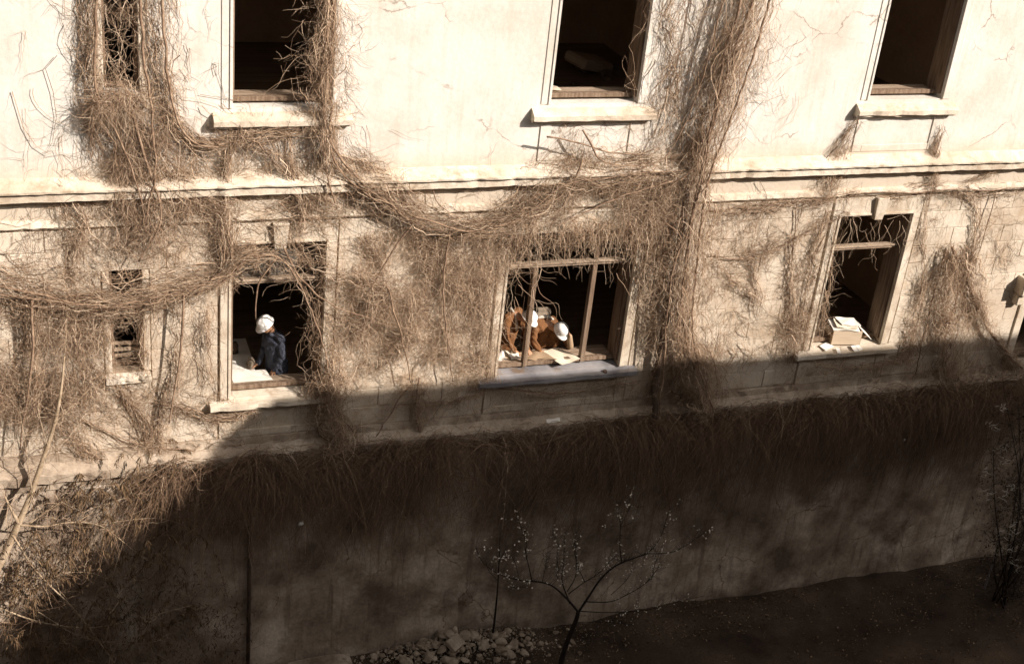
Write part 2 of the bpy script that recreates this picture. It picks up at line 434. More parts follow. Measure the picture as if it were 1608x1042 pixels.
def surround(x0, x1, z0, z1, parent, w=0.17, top=0.335, yf=-0.028, inner=True, mat=None):
    mat = mat or M['trim']
    strip("surround_jamb", x0 - w, x0 - .002, z0, z1, yf, mat, parent)
    strip("surround_jamb", x1 + .002, x1 + w, z0, z1, yf, mat, parent)
    strip("lintel", x0 - w - .005, x1 + w + .005, z1 + .003, z1 + top, yf - .004, mat, parent)
    if inner:
        strip("surround_fillet", x0 - .045, x0 - .003, z0 + .01, z1 + .04, yf - .018, mat, parent, 0.004)
        strip("surround_fillet", x1 + .003, x1 + .045, z0 + .01, z1 + .04, yf - .018, mat, parent, 0.004)
        strip("surround_fillet", x0 - .002, x1 + .002, z1 + .004, z1 + .042, yf - .020, mat, parent, 0.004)
def keystone(xc, z0, z1, parent):
    bm = bmesh.new()
    w0, w1 = 0.085, 0.125
    pts = []
    for y in (-0.115, 0.04):
        s = 1.0 if y < 0 else 1.0
        pts += [bm.verts.new((xc - w0, y + (0.03 if y < 0 else 0), z0)), bm.verts.new((xc + w0, y + (0.03 if y < 0 else 0), z0)), bm.verts.new((xc + w1, y, z1)), bm.verts.new((xc - w1, y, z1))]
    for q in ((0,1,2,3),(7,6,5,4),(0,4,5,1),(1,5,6,2),(2,6,7,3),(3,7,4,0)): bm.faces.new([pts[i] for i in q])
    bmesh.ops.bevel(bm, geom=bm.edges[:], offset=0.008, segments=1, affect='EDGES')
    bm_obj("keystone", bm, M['trim'], parent)
def apron(x0, x1, z0, z1, parent, mat):
    """panel below a sill: raised border of four strips round a sunk field"""
    box("apron_field", x0, x1, 0.008, 0.05, z0, z1, mat, parent)
    b = 0.16
    box("apron_border", x0 - .02, x0 + b, -0.02, 0.045, z0, z1, mat, parent, 0.006)
    box("apron_border", x1 - b, x1 + .02, -0.02, 0.045, z0, z1, mat, parent, 0.006)
    box("apron_border", x0 + b + .002, x1 - b - .002, -0.017, 0.044, z0 + .001, z0 + 0.12, mat, parent, 0.006)
def transom(x0, x1, z, parent, y0=0.12, y1=0.24, h=0.085, mat='plank'):
    bm = bmesh.new()
    bm_box(bm, x0, x1, y0, y1, z, z + h * .55, 0.006)
    bm_box(bm, x0, x1, y0 - .03, y1 - .03, z + h * .55 + .001, z + h, 0.006)
    return bm_obj("transom", bm, M[mat], parent)

# lower storey
for i, (x0, x1, z0, z1) in enumerate(LW):
    w = bm_obj("window", frame_mesh(x0, x1, -0.235, z1, t=0.05), M['wood'], house)
    w["label"] = ["left lower window opening with a worker inside", "wide lower window with two mullions", "right lower window holding a cardboard box"][i]
    surround(x0, x1, -0.30, z1, w)
    smat = [M['trim'], M['flash'], M['trim']][i]
    sill_mesh("sill", x0 - .33, x1 + .33, x0, x1, -0.455, -0.30, -0.238, smat, w, 20 + i)
    apron(x0 - .16, x1 + .16, -1.004, -0.44, w, M['trim'])
    transom(x0 + .071, x1 - .071, 1.62, w)
    bmw = bmesh.new(); bm_box(bmw, x0 + .035, x1 - .035, 0.24, 0.62 if i else 0.46, -0.232, -0.195, 0.005); bm_obj("window_board", bmw, M['plank'], w)
    if i != 1: keystone((x0 + x1) / 2, 2.27, 2.69, w)
    if i == 1:
        for mx in (4.975, 6.035):
            bm = bmesh.new(); bm_box(bm, mx - .05, mx + .035, 0.125, 0.225, -0.233, 1.618, 0.008)
            bm_obj("mullion", bm, M['wood'], w)
        bm = bmesh.new(); bm_box(bm, 6.0, 6.075, 0.13, 0.22, 1.708, z1 - .075, 0.006); bm_obj("mullion", bm, M['wood'], w)
        strip("lintel_board", x0 + .3, x1 - .05, z1 + .335, z1 + .385, -0.05, M['trim'], w)
    if i == 0:
        # one dusty pane still hangs in the light over the transom
        mesh_obj("pane", [(0.62,0.19,1.72),(0.98,0.19,1.712),(1.06,0.20,2.06),(0.98,0.19,2.27),(0.64,0.19,2.27),
                          (0.62,0.194,1.72),(0.98,0.194,1.712),(1.06,0.204,2.06),(0.98,0.194,2.27),(0.64,0.194,2.27)],
                 [(0,1,2,3,4),(9,8,7,6,5)] + [(k,(k+1)%5,5+(k+1)%5,5+k) for k in range(5)], M['glass'], w)
        mesh_obj("pane", [(0.08,0.19,1.72),(0.58,0.19,1.712),(0.58,0.19,2.27),(0.08,0.19,2.27),(0.08,0.194,1.72),(0.58,0.194,1.712),(0.58,0.194,2.27),(0.08,0.194,2.27)],
                 [(0,1,2,3),(7,6,5,4),(0,4,5,1),(1,5,6,2),(2,6,7,3),(3,7,4,0)], M['glass'], w)
        bm = bmesh.new(); bm_box(bm, 0.585, 0.62, 0.15, 0.22, 1.707, 2.272, 0.005); bm_obj("glazing_bar", bm, M['wood'], w)

# lower narrow window and the opening at the far right
x0, x1, z0, z1 = NW
w = bm_obj("window", frame_mesh(x0, x1, 0.36, z1, t=0.045), M['wood'], house)
w["label"] = "narrow lower window hung over with vines"
strip("surround_jamb", x0 - .1, x0 - .002, 0.34, z1 - .003, -0.022, M['trim'], w); strip("surround_jamb", x1 + .002, x1 + .1, 0.34, z1 - .003, -0.022, M['trim'], w)
sill_mesh("sill", x0 - .10, x1 + .10, x0, x1, 0.19, 0.30, 0.35, M['trim'], w, 31, front=-0.12)
box("apron_field", x0 - .10, x1 + .10, -0.012, 0.05, 0.001, 0.19, M['trim'], w, 0.006)
bm = bmesh.new()
for k in range(3): bm_box(bm, x0 + .05, x1 - .05, 0.16, 0.19, 0.50 + .1 * k, 0.56 + .1 * k, 0.004, Matrix.Rotation(0.06 * (k - 1), 3, 'Y'))
bm_obj("slat", bm, M['plank'], w)
x0, x1, z0, z1 = DW
w = bm_obj("window", frame_mesh(x0, x1, -0.93, z1), M['wood'], house)
w["label"] = "low window at the far right edge"
surround(x0, x1, -0.94, z1, w, top=0.19, inner=False)
box("apron_field", x0 - .19, x1 + .19, -0.01, 0.05, -1.004, -0.943, M['trim'], w)
bm = bmesh.new()
bm_box(bm, 14.80, 15.02, -0.24, 0.04, 0.60, 0.95, 0.02)
bm_box(bm, 14.83, 15.00, -0.14, 0.04, 0.36, 0.599, 0.02)
bm_obj("bracket", bm, M['trim'], w)
bm = bmesh.new(); bm_box(bm, 14.99, 16.9, -0.26, 0.04, 0.951, 1.05, 0.012); bm_obj("hood", bm, M['trim'], w)

# upper storey
for i, (x0, x1, z0, z1) in enumerate(UW):
    w = bm_obj("window", frame_mesh(x0, x1, 4.49, z1, t=0.045), M['wood'], house)
    w["label"] = ["left upper window with vines down its right jamb", "middle upper window with rubble inside", "right upper window above the framed apron panel"][i]
    surround(x0, x1, 4.44, z1, w, w=0.16, top=0.22, yf=-0.014, mat=M['plaster'])
    sx0, sx1 = [(-0.28, 1.71), (4.52, 6.58), (10.33, 12.32)][i]
    sill_mesh("sill", sx0, sx1, x0, x1, 4.185, 4.40, 4.485, M['trim'], w, 40 + i)
    apron(x0 - .10, x1 + .10, 3.53, 4.19, w, M['plaster'])
    bm = bmesh.new(); bm_box(bm, x0 + .035, x1 - .035, 0.24, 0.55, 4.49, 4.53, 0.005); bm_obj("window_board", bm, M['plank'], w)
    transom(x0 + .071, x1 - .071, 6.35, w)
x0, x1, z0, z1 = UN
w = bm_obj("window", frame_mesh(x0, x1, 4.72, z1, t=0.045), M['wood'], house)
w["label"] = "narrow upper window smothered by the vine"
strip("surround_jamb", x0 - .1, x0 - .002, 4.70, z1, -0.022, M['trim'], w); strip("surround_jamb", x1 + .002, x1 + .1, 4.70, z1, -0.022, M['trim'], w)
sill_mesh("sill", x0 - .12, x1 + .12, x0, x1, 4.50, 4.66, 4.715, M['trim'], w, 51)

# downpipe with its clips, held off the wall so it clears the ledge
def tube_bm(bm, pts, radii, sides=8, cap=True):
    rings = []
    pts = [Vector(p) for p in pts]
    for i, p in enumerate(pts):
        t = (pts[min(i+1, len(pts)-1)] - pts[max(i-1, 0)]).normalized()
        a = t.cross(Vector((0.13, 1, 0.21))).normalized(); b = t.cross(a)
        rings.append([bm.verts.new(p + (a * math.cos(2*math.pi*k/sides) + b * math.sin(2*math.pi*k/sides)) * radii[i]) for k in range(sides)])
    for i in range(len(pts) - 1):
        for k in range(sides):
            bm.faces.new((rings[i][k], rings[i][(k+1) % sides], rings[i+1][(k+1) % sides], rings[i+1][k]))
    if cap:
        bm.faces.new(list(reversed(rings[0]))); bm.faces.new(rings[-1])
bm = bmesh.new()
tube_bm(bm, [(7.36,-0.14,3.05),(7.36,-0.14,0.2),(7.36,-0.15,-0.75),(7.37,-0.30,-1.02),(7.37,-0.30,-1.85)], [0.055]*5, 10)
dp = bm_obj("downpipe", bm, M['rust'], house, True)
for z in (2.4, 1.0, -0.45):
    bm = bmesh.new(); tube_bm(bm, [(7.36,-0.145,z-.02),(7.36,-0.145,z+.02)], [0.068]*2, 10); bm_box(bm, 7.345, 7.375, -0.09, 0.02, z-.015, z+.015)
    bm_obj("pipe_clip", bm, M['rust'], dp)
bm = bmesh.new()
tube_bm(bm, [(0.30,-0.16,-2.2),(0.31,-0.17,-4.0),(0.30,-0.20,-6.0)], [0.035]*3, 8); bm_obj("downpipe", bm, M['rust'], house, True)

# ------------------------------------------------------------------ the wing of the courtyard that shades the foot of the wall
wing = empty("courtyard_wing", (22, -20, GZ))
tag(wing, "tall plain brown wing across the courtyard that shades the wall foot", "building")
def wing_wall():
    bm = bmesh.new(); bm_box(bm, 12.34, 34, -31, -12, -6.2, 10.05); return bm_obj("wall", bm, M['roofing'], wing)
wing_wall()
bm = bmesh.new(); bm_box(bm, 12.34, 34, -31, -12, 10.053, 10.08); bm_obj("roof", bm, M['roofing'], wing)
for k in range(3):
    for j in range(3):
        xw, zw = 15 + 5 * k, -2.8 + 4.2 * j
        f = box("window", xw, xw + 1.4, -11.998, -11.94, zw, zw + 2.2, M['wood'], wing, 0.01)
        box("pane", xw + .1, xw + 1.3, -11.938, -11.93, zw + .1, zw + 2.1, M['glass'], f)

# the block the photographer looks out of: unseen, added to cut sky light and deepen the shade
rear = empty("sky_screen_block", (-9, -24, GZ)); tag(rear, "long plain brown unseen block added across the courtyard to cut sky light", "building")
box("wall", -40, 12.3, -31, -19.3, -6.2, 12.0, M['roofing'], rear)
box("roof", -40.2, 12.3, -31, -19.2, 12.003, 12.25, M['roofing'], rear)
for k in range(6):
    for j in range(4):
        xw, zw = -26 + 6 * k, -3.0 + 3.9 * j
        f = box("window", xw, xw + 1.4, -19.298, -19.26, zw, zw + 2.1, M['wood'], rear, 0.01)
        box("pane", xw + .1, xw + 1.3, -19.258, -19.25, zw + .1, zw + 2.0, M['glass'], f)

# ================================================================== VINES
def snoise(n, s, f0, f1, k=4, r=rng):
    """smooth random curves: n rows sampled at arc positions s (n, K) in metres"""
    out = np.zeros_like(s)
    for i in range(k):
        f = r.uniform(f0, f1, (n, 1)); ph = r.uniform(0, 2*np.pi, (n, 1)); a = r.normal(0, 1, (n, 1)) / (0.6 + f / f0 * 0.7)
        out += a * np.sin(2*np.pi*f*s + ph)
    return out / math.sqrt(k)
def clump(x, z, seed):
    x, z = x*1.15, z*1.15
    r = np.random.default_rng(seed); v = np.zeros_like(x)
    for f in (0.5, 0.9, 1.6, 2.8, 4.5):
        for _ in range(2):
            a = r.uniform(0, 6.28); v += np.sin(2*np.pi*f*(x*math.cos(a) + z*math.sin(a)) + r.uniform(0, 6.28)) / (0.6 + f*0.5)
    return v
# the growth thins out where it would have to cross an open window
CLEAR = [(.0, 1.30, 1.25, 2.2, .55), (-1.78, -1.22, 4.75, 7.0, .80), (-1.72, -1.30, .40, 1.05, .6), (-.05, 1.0, -.3, 1.62, .88), (.95, 1.45, .1, 1.75, .78), (1.40, 1.85, .6, 1.8, .55), (.0, 1.02, 4.5, 7.0, .55), (4.4, 6.7, -.3, 1.60, .72), (10.75, 12.0, -.3, 1.65, .8)]
class Twigs:
    """collects thin tapered three-sided tubes into one mesh"""
    def __init__(s, clear=False): s.v, s.f, s.a, s.n, s.clear = [], [], [], 0, clear
    def add(s, paths, rad, var, sides=3):
        if s.clear:
            drop_ = np.zeros(len(paths), bool)
            for x0, x1, z0, z1, pr_ in CLEAR:
                i_ = ((paths[:, :, 0] > x0) & (paths[:, :, 0] < x1) & (paths[:, :, 2] > z0) & (paths[:, :, 2] < z1)).mean(1) > .25
                drop_ |= i_ & (rng.random(len(paths)) < pr_)
            paths, rad, var = paths[~drop_], rad[~drop_], var[~drop_]
        N, K, _ = paths.shape
        if N == 0: return
        t = np.gradient(paths, axis=1)
        t /= np.linalg.norm(t, axis=2, keepdims=True) + 1e-9
        ref = np.array([0.31, 0.87, 0.38])
        a = np.cross(t, ref); a /= np.linalg.norm(a, axis=2, keepdims=True) + 1e-9
        b = np.cross(t, a)
        ang = 2*np.pi*np.arange(sides)/sides
        ring = paths[:, :, None, :] + rad[:, :, None, None] * (a[:, :, None, :]*np.cos(ang)[None, None, :, None] + b[:, :, None, :]*np.sin(ang)[None, None, :, None])
        s.v.append(ring.reshape(-1, 3))
        base = np.arange(N)[:, None, None]*K*sides + np.arange(K-1)[None, :, None]*sides
        k = np.arange(sides)[None, None, :]; k2 = (k + 1) % sides
        q = np.stack([base + k, base + k2, base + sides + k2, base + sides + k], -1).reshape(-1, 4) + s.n
        s.f.append(q); s.a.append(np.repeat(var, K*sides)); s.n += N*K*sides
    def quads(s, q, var):
        """loose four-cornered blades, q (N, 4, 3)"""
        N = len(q)
        s.v.append(q.reshape(-1, 3)); s.f.append((np.arange(N*4).reshape(N, 4)) + s.n); s.a.append(np.repeat(var, 4)); s.n += N*4
    def build(s, name, mat, parent=None, smooth=True):
        V = np.concatenate(s.v).astype(np.float32); F = np.concatenate(s.f).astype(np.int32)
        me = bpy.data.meshes.new(name)
        me.vertices.add(len(V)); me.vertices.foreach_set("co", V.ravel())
        me.loops.add(F.size); me.loops.foreach_set("vertex_index", F.ravel())
        me.polygons.add(len(F)); me.polygons.foreach_set("loop_start", np.arange(0, F.size, 4, dtype=np.int32))
        me.update(calc_edges=True)
        at = me.attributes.new("var", 'FLOAT', 'POINT'); at.data.foreach_set("value", np.concatenate(s.a).astype(np.float32))
        if smooth: me.polygons.foreach_set("use_smooth", np.ones(len(F), dtype=bool))
        me.materials.append(mat)
        o = link(bpy.data.objects.new(name, me), parent); child_loc(o, parent)
        if parent is not None: o["kind"] = "stuff"
        return o
def guide(px, Y=0.0, step=0.02):
    """pixel polyline [(x, y, halfwidth_px)] -> dense wall polyline with normals and half-widths in metres"""
    p = np.array([[*P(x, y, Y)[[0, 2]], w / 100.0] for x, y, w in px])
    # Catmull-Rom
    q = np.vstack([2*p[0]-p[1], p, 2*p[-1]-p[-2]]); out = []
    for i in range(1, len(q)-2):
        for t in np.linspace(0, 1, 16, endpoint=False):
            out.append(0.5*((2*q[i]) + (-q[i-1]+q[i+1])*t + (2*q[i-1]-5*q[i]+4*q[i+1]-q[i+2])*t*t + (-q[i-1]+3*q[i]-3*q[i+1]+q[i+2])*t**3))
    out.append(p[-1]); out = np.array(out)
    d = np.diff(out[:, :2], axis=0); s = np.concatenate([[0], np.cumsum(np.hypot(d[:, 0], d[:, 1]))])
    tg = np.gradient(out[:, :2], axis=0); tg /= np.linalg.norm(tg, axis=1, keepdims=True) + 1e-9
    return s, out[:, :2], np.stack([-tg[:, 1], tg[:, 0]], 1), out[:, 2]
def follow(g, n, L=(0.5, 1.6), depth=(0.02, 0.16), wander=0.45, wig=0.02, K=9, r0=(0.0024, 0.0054), spread=0.55, bulge=0.6, seed=0):
    s, xy, nm, w = g
    S = s[-1]; ln = rng.uniform(L[0]*.6, L[1]*.85, n); s0 = rng.uniform(-0.2*ln, S - 0.4*ln)
    t = np.linspace(0, 1, K)[None, :]
    ss = s0[:, None] + ln[:, None]*t; sc = np.clip(ss, 0, S)
    o = np.clip(rng.standard_t(3, (n, 1))*spread*.72, -3.0, 3.0) + 1.5*wander*snoise(n, ss - s0[:, None], 0.35, 1.6)
    gx = np.interp(sc, s, xy[:, 0]); gz = np.interp(sc, s, xy[:, 1]); nx = np.interp(sc, s, nm[:, 0]); nz = np.interp(sc, s, nm[:, 1]); ww = np.interp(sc, s, w)
    X = gx + nx*o*ww + wig*1.9*snoise(n, ss, 1.2, 5.0); Z = gz + nz*o*ww + wig*1.9*snoise(n, ss, 1.2, 5.0) - (ss - sc)*.5
    d0 = rng.uniform(0, 1, (n, 1))**1.3
    Y = -(depth[0] + (depth[1]-depth[0])*d0*np.clip(1.15 - bulge*o**2*0.5, 0.1, 1.2)) - np.abs(0.035*snoise(n, ss, 0.8, 3.0))
    paths = np.stack([X, Y, Z], -1)
    rr = rng.uniform(*r0, (n, 1))*(1 - 0.65*t)*np.where(rng.random((n, 1)) < .10, rng.uniform(1.5, 2.6, (n, 1)), 1.0)
    m = K // 2
    keep = clump(X[:, m]*1.3, Z[:, m]*1.3, 5) + rng.normal(0, 1.1, n) > -0.55
    keep[:4] = True
    return paths[keep], rr[keep]
def fan(n, origin, ang, L, K=8, curl=2.0, grav=0.0, yout=(0.0, 0.12), r0=(0.0017, 0.0036), r=rng):
    """free twigs from origin points (n, 3); ang (n,) heading in the wall plane"""
    ln = L[:, None]; t = np.linspace(0, 1, K)[None, :]; s = ln*t
    th = ang[:, None] + curl*(snoise(n, s, 0.8, 3.5) - 0) * np.minimum(1, s*4)
    dX, dZ = np.cos(th), np.sin(th) - grav*t
    ds = ln/(K-1)
    X = origin[:, 0:1] + np.concatenate([np.zeros((n, 1)), np.cumsum(dX[:, :-1]*ds, 1)], 1)
    Z = origin[:, 2:3] + np.concatenate([np.zeros((n, 1)), np.cumsum(dZ[:, :-1]*ds, 1)], 1)
    Y = origin[:, 1:2] - r.uniform(*yout, (n, 1))*np.sin(t*np.pi*r.uniform(0.4, 1.0, (n, 1)))
    Y = np.minimum(Y, np.where(origin[:, 1:2] < 0, -0.006, 9.0))
    return np.stack([X, Y, Z], -1), r.uniform(*r0, (n, 1))*(1 - 0.6*t)
def side_twigs(paths, n, L=(0.05, 0.28), K=5, r0=(0.0015, 0.0032), down=0.25, yout=(0, 0.07)):
    L = (L[0]*1.2, L[1]*1.45)
    i = rng.integers(0, len(paths), n); j = rng.integers(0, paths.shape[1], n)
    o = paths[i, j]
    a = rng.uniform(0, 2*np.pi, n); m = rng.random(n) < down; a[m] = rng.normal(-np.pi/2, 0.7, m.sum())
    return fan(n, o, a, rng.uniform(*L, n), K, 2.2, 0.15, yout, r0)
def in_poly(x, y, poly):
    c = np.zeros(len(x), bool); n = len(poly)
    for i in range(n):
        (x1, y1), (x2, y2) = poly[i], poly[(i+1) % n]
        k = ((y1 > y) != (y2 > y)) & (x < (x2-x1)*(y-y1)/(y2-y1+1e-12) + x1); c ^= k
    return c
def field(poly_px, n, ang=(-np.pi/2, 0.9), L=(0.2, 0.7), depth=(0.008, 0.08), clumpy=0.8, seed=3, curl=1.8, K=7, r0=(0.0016, 0.0036), grav=0.1, thresh=0.0):
    poly = [tuple(P(x, y)[[0, 2]]) for x, y in poly_px]
    xs = [p[0] for p in poly]; zs = [p[1] for p in poly]
    X = rng.uniform(min(xs), max(xs), n*6); Z = rng.uniform(min(zs), max(zs), n*6)
    k = in_poly(X, Z, poly) & (rng.normal(0, 1, n*6)*0.65 + (clumpy+.35)*clump(X, Z, seed) > thresh)
    X, Z = X[k][:n], Z[k][:n]; m = len(X)
    o = np.stack([X, -rng.uniform(*depth, m), Z], -1)
    return fan(m, o, rng.normal(ang[0], ang[1], m), rng.uniform(*L, m), K, curl, grav, (0.0, 0.05), r0)
def var(n, lo=0.0, hi=1.0): return np.clip(rng.normal((lo+hi)/2, (hi-lo)/3.2, n), 0, 1)
def stem(parent, px, r0, r1, Y=(0.06, 0.06), wig=0.02, mat='stem', seed=0):
    """one woody stem, its own mesh, along a pixel polyline on the wall"""
    g = guide([(x, y, 5) for x, y in px]); s, xy = g[0], g[1]
    k = max(6, int(s[-1]/0.07)); ss = np.linspace(0, s[-1], k)
    r = np.random.default_rng(seed + int(px[0][0])*7 + int(px[0][1]))
    w1 = snoise(1, ss[None], 0.5, 3.0, r=r)[0]*wig; w2 = snoise(1, ss[None], 0.5, 3.0, r=r)[0]*wig
    pts = [(np.interp(q, s, xy[:, 0]) + w1[i], -(Y[0] + (Y[1]-Y[0])*i/(k-1)) - abs(w2[i]), np.interp(q, s, xy[:, 1]) + w2[i]) for i, q in enumerate(ss)]
    bm = bmesh.new(); tube_bm(bm, pts, [r0 + (r1-r0)*i/(k-1) for i in range(k)], 6)
    return bm_obj("stem", bm, M[mat], parent, True)
def vine(label, at, cat="vine"):
    p = P(*at); e = empty("climbing_vine", (p[0], -0.05, p[2]))
    return tag(e, label, cat, "dry climbing vines on the facade")
PI2 = -np.pi/2

# --- vine 1: column over the narrow upper window at the left
v = vine("dense dry vine column smothering the narrow upper window at the left", (230, 330)); T = Twigs(True)
g1 = guide([(188,-60,42),(190,0,42),(190,80,40),(190,140,46),(215,190,52),(235,240,56),(238,290,56),(232,330,60),(215,385,50)])
pa, ra = follow(g1, 1150, (0.35, 1.5), (0.02, 0.22), 0.5, 0.03); T.add(pa, ra, var(len(pa)))
tw = side_twigs(pa, 2600); T.add(*tw, var(2600))
ga = guide([(235,-60,26),(245,30,26),(252,110,24),(268,180,22),(300,215,14),(345,222,10),(390,205,12),(420,190,14)])
pa, ra = follow(ga, 330, (0.4, 1.5), (0.01, 0.12), 0.5, 0.035); T.add(pa, ra, var(len(pa))); T.add(*side_twigs(pa, 700), var(700))
gb = guide([(140,-40,14),(135,60,14),(140,130,16),(150,200,20),(165,260,30)])
pa, ra = follow(gb, 160, (0.4, 1.3), (0.01, 0.10), 0.6, 0.035); T.add(pa, ra, var(len(pa))); T.add(*side_twigs(pa, 380), var(380))
pa, ra = field([(180,150),(270,160),(300,330),(170,340)], 1300, (PI2, 0.8), (0.15, 0.5), (0.03, 0.2), 0.5, 5); T.add(pa, ra, var(len(pa), 0, .8))
pa, ra = field([(90,200),(140,120),(170,330),(90,360),(80,300)], 60, (PI2-.3, 0.6), (0.3, 0.9), (0.005, 0.04), 0.4, 6); T.add(pa, ra, var(len(pa), 0, .8))
pa, ra = field([(140,135),(232,135),(240,185),(140,185)], 420, (PI2, 1.0), (0.2, 0.55), (0.17, 0.30), 0.3, 7); T.add(pa, ra, var(len(pa)))
# looping curls across the window opening
n = 420; o = np.stack([rng.uniform(-1.78, -1.2, n), rng.uniform(-0.10, 0.03, n), rng.uniform(4.7, 6.6, n)], -1)
pa, ra = fan(n, o, rng.uniform(0, 6.28, n), rng.uniform(0.25, 0.7, n), 12, 3.2, 0.05, (0, .1)); T.add(pa, ra, var(n, .3, 1))
T.build("twig_mass", M['vine'], v)
for px in ([(150,-40),(148,60),(150,140),(190,220),(225,320)], [(215,-40),(222,70),(235,170),(240,260),(225,340)], [(250,-40),(258,90),(272,170),(300,215),(340,222)], [(200,150),(225,240),(250,330),(215,400)]):
    stem(v, px, 0.022, 0.011, (0.20, 0.24))

# --- vine 2: down the right jamb of the left upper window, fanning out over the cornice
v = vine("vine rope down the right jamb of the left upper window, fanning over the cornice", (520, 290)); T = Twigs(True)
g2 = guide([(520,-60,14),(516,0,16),(510,60,28),(503,110,28),(505,160,22),(508,200,20),(512,250,22),(520,300,30)])
pa, ra = follow(g2, 620, (0.3, 1.2), (0.02, 0.26), 0.5, 0.035); T.add(pa, ra, var(len(pa))); T.add(*side_twigs(pa, 1500), var(1500))
g3 = guide([(515,225,14),(545,262,26),(590,290,34),(630,318,28),(690,345,22)])
pa, ra = follow(g3, 520, (0.4, 1.4), (0.03, 0.26), 0.5, 0.025); T.add(pa, ra, var(len(pa))); T.add(*side_twigs(pa, 900), var(900))
pa, ra = field([(520,180),(560,210),(610,270),(520,270)], 90, (-0.9, 0.5), (0.3, 0.9), (0.005, 0.05), 0.3, 8); T.add(pa, ra, var(len(pa)))
pa, ra = field([(530,0),(545,0),(560,150),(530,190)], 70, (PI2, 0.9), (0.2, 0.6), (0.005, 0.06), 0.3, 9); T.add(pa, ra, var(len(pa)))
n = 34; o = np.stack([rng.uniform(1.0, 1.38, n), rng.uniform(-0.05, 0.10, n), rng.uniform(4.8, 6.3, n)], -1)
pa, ra = fan(n, o, rng.normal(np.pi, 0.7, n), rng.uniform(0.25, 0.8, n), 12, 1.6, 0.5, (0, .08), (0.003, 0.005)); T.add(pa, ra, var(n, .4, 1)); T.add(*side_twigs(pa, 70, (.04, .14)), var(70, .4, 1))
T.build("twig_mass", M['vine'], v)
for px in ([(522,-40),(516,60),(505,150),(508,260),(520,310)], [(510,30),(500,120),(512,210),(560,275),(630,330)], [(515,160),(518,240),(575,300),(660,345)]):
    stem(v, px, 0.020, 0.011, (0.20, 0.24))

# --- vine 3: strands under the left upper sill and along the cornice at the left
v = vine("loose vine strands between the left upper sill and the lower left window", (400, 300)); T = Twigs(True)
for px, n in (([(375,200,10),(360,230,8),(354,270,9),(350,310,14),(352,350,14),(352,420,12)], 210), ([(452,210,6),(456,260,7),(468,310,10),(470,350,14)], 110),
              ([(270,210,14),(330,225,12),(390,215,14),(450,200,16),(500,195,12)], 150), ([(372,205,8),(420,235,12),(470,290,16),(520,320,20)], 130),
              ([(230,318,30),(300,312,30),(370,318,26),(450,325,28),(540,330,30)], 190), ([(240,250,20),(290,290,24),(340,330,22),(360,385,12),(362,420,8)], 210),
              ([(100,300,8),(130,350,10),(115,400,9),(118,440,8)], 70), ([(90,280,8),(100,330,8),(150,430,14)], 40)):
    pa, ra = follow(guide(px), n, (0.3, 1.3), (0.01, 0.15), 0.6, 0.03); T.add(pa, ra, var(len(pa))); T.add(*side_twigs(pa, n*2), var(n*2))
pa, ra = field([(270,210),(520,200),(540,345),(260,345)], 520, (PI2, 1.1), (0.2, 0.9), (0.006, 0.08), 0.6, 11, 2.4); T.add(pa, ra, var(len(pa)))
pa, ra = field([(20,280),(250,300),(350,340),(350,430),(20,430)], 430, (PI2, 0.9), (0.2, 0.9), (0.004, 0.04), 0.7, 12, 2.0); T.add(pa, ra, var(len(pa), 0, .8))
T.build("twig_mass", M['vine'], v)
for px in ([(372,200),(356,250),(350,320),(352,430)], [(452,205),(457,260),(470,330)], [(270,205),(330,224),(390,216),(470,200)], [(240,250),(290,295),(345,335),(362,390)]):
    stem(v, px, 0.013, 0.007, (0.05, 0.08))

# --- vine 4: swag across the lower left with its hanging curtain
v = vine("sagging vine swag across the narrow lower window, with a hanging curtain at the left edge", (150, 460)); T = Twigs(True)
g4 = guide([(-60,425,30),(0,440,32),(60,455,34),(120,465,32),(180,468,28),(235,458,24),(290,442,16),(340,428,11),(375,395,9),(400,385,8)])
pa, ra = follow(g4, 720, (0.4, 1.6), (0.03, 0.28), 0.5, 0.03); T.add(pa, ra, var(len(pa))); T.add(*side_twigs(pa, 1700, down=0.5), var(1700))
pa, ra = field([(-40,440),(60,470),(170,490),(178,560),(150,620),(60,640),(-40,640)], 1900, (PI2, 0.7), (0.2, 0.9), (0.01, 0.14), 0.9, 14, 1.9); T.add(pa, ra, var(len(pa))); T.add(*side_twigs(pa, 1500, (.04, .16)), var(1500))
for px, n in (([(45,460,18),(50,540,16),(45,640,14)], 130), ([(110,470,16),(125,540,14),(140,610,10)], 110), ([(225,470,8),(222,520,7),(225,580,6)], 60), ([(285,450,7),(282,520,7),(278,600,9),(262,650,8)], 90), ([(330,430,6),(322,500,5),(330,590,6)], 26)):
    pa, ra = follow(guide(px), n, (0.4, 1.2), (0.01, 0.16), 0.5, 0.03); T.add(pa, ra, var(len(pa))); T.add(*side_twigs(pa, n*2), var(n*2))
pa, ra = field([(225,470),(350,440),(350,640),(225,660)], 330, (PI2, 0.8), (0.2, 0.8), (0.004, 0.04), 0.8, 15, 2.1); T.add(pa, ra, var(len(pa), 0, .8))
n = 60; o = np.stack([rng.uniform(-1.75, -1.3, n), rng.uniform(-0.10, 0.02, n), rng.uniform(0.4, 1.6, n)], -1)
pa, ra = fan(n, o, rng.normal(PI2, 1.0, n), rng.uniform(0.2, 0.5, n), 10, 2.6, 0.1, (0, .1)); T.add(pa, ra, var(n, .3, 1))
T.build("twig_mass", M['vine'], v)
for px in ([(-40,430),(60,450),(150,470),(240,455),(345,428),(385,388)], [(-40,445),(90,462),(200,470),(300,440),(360,405)], [(285,450),(280,540),(262,650)], [(50,460),(48,560),(30,690)]):
    stem(v, px, 0.022, 0.011, (0.24, 0.26))

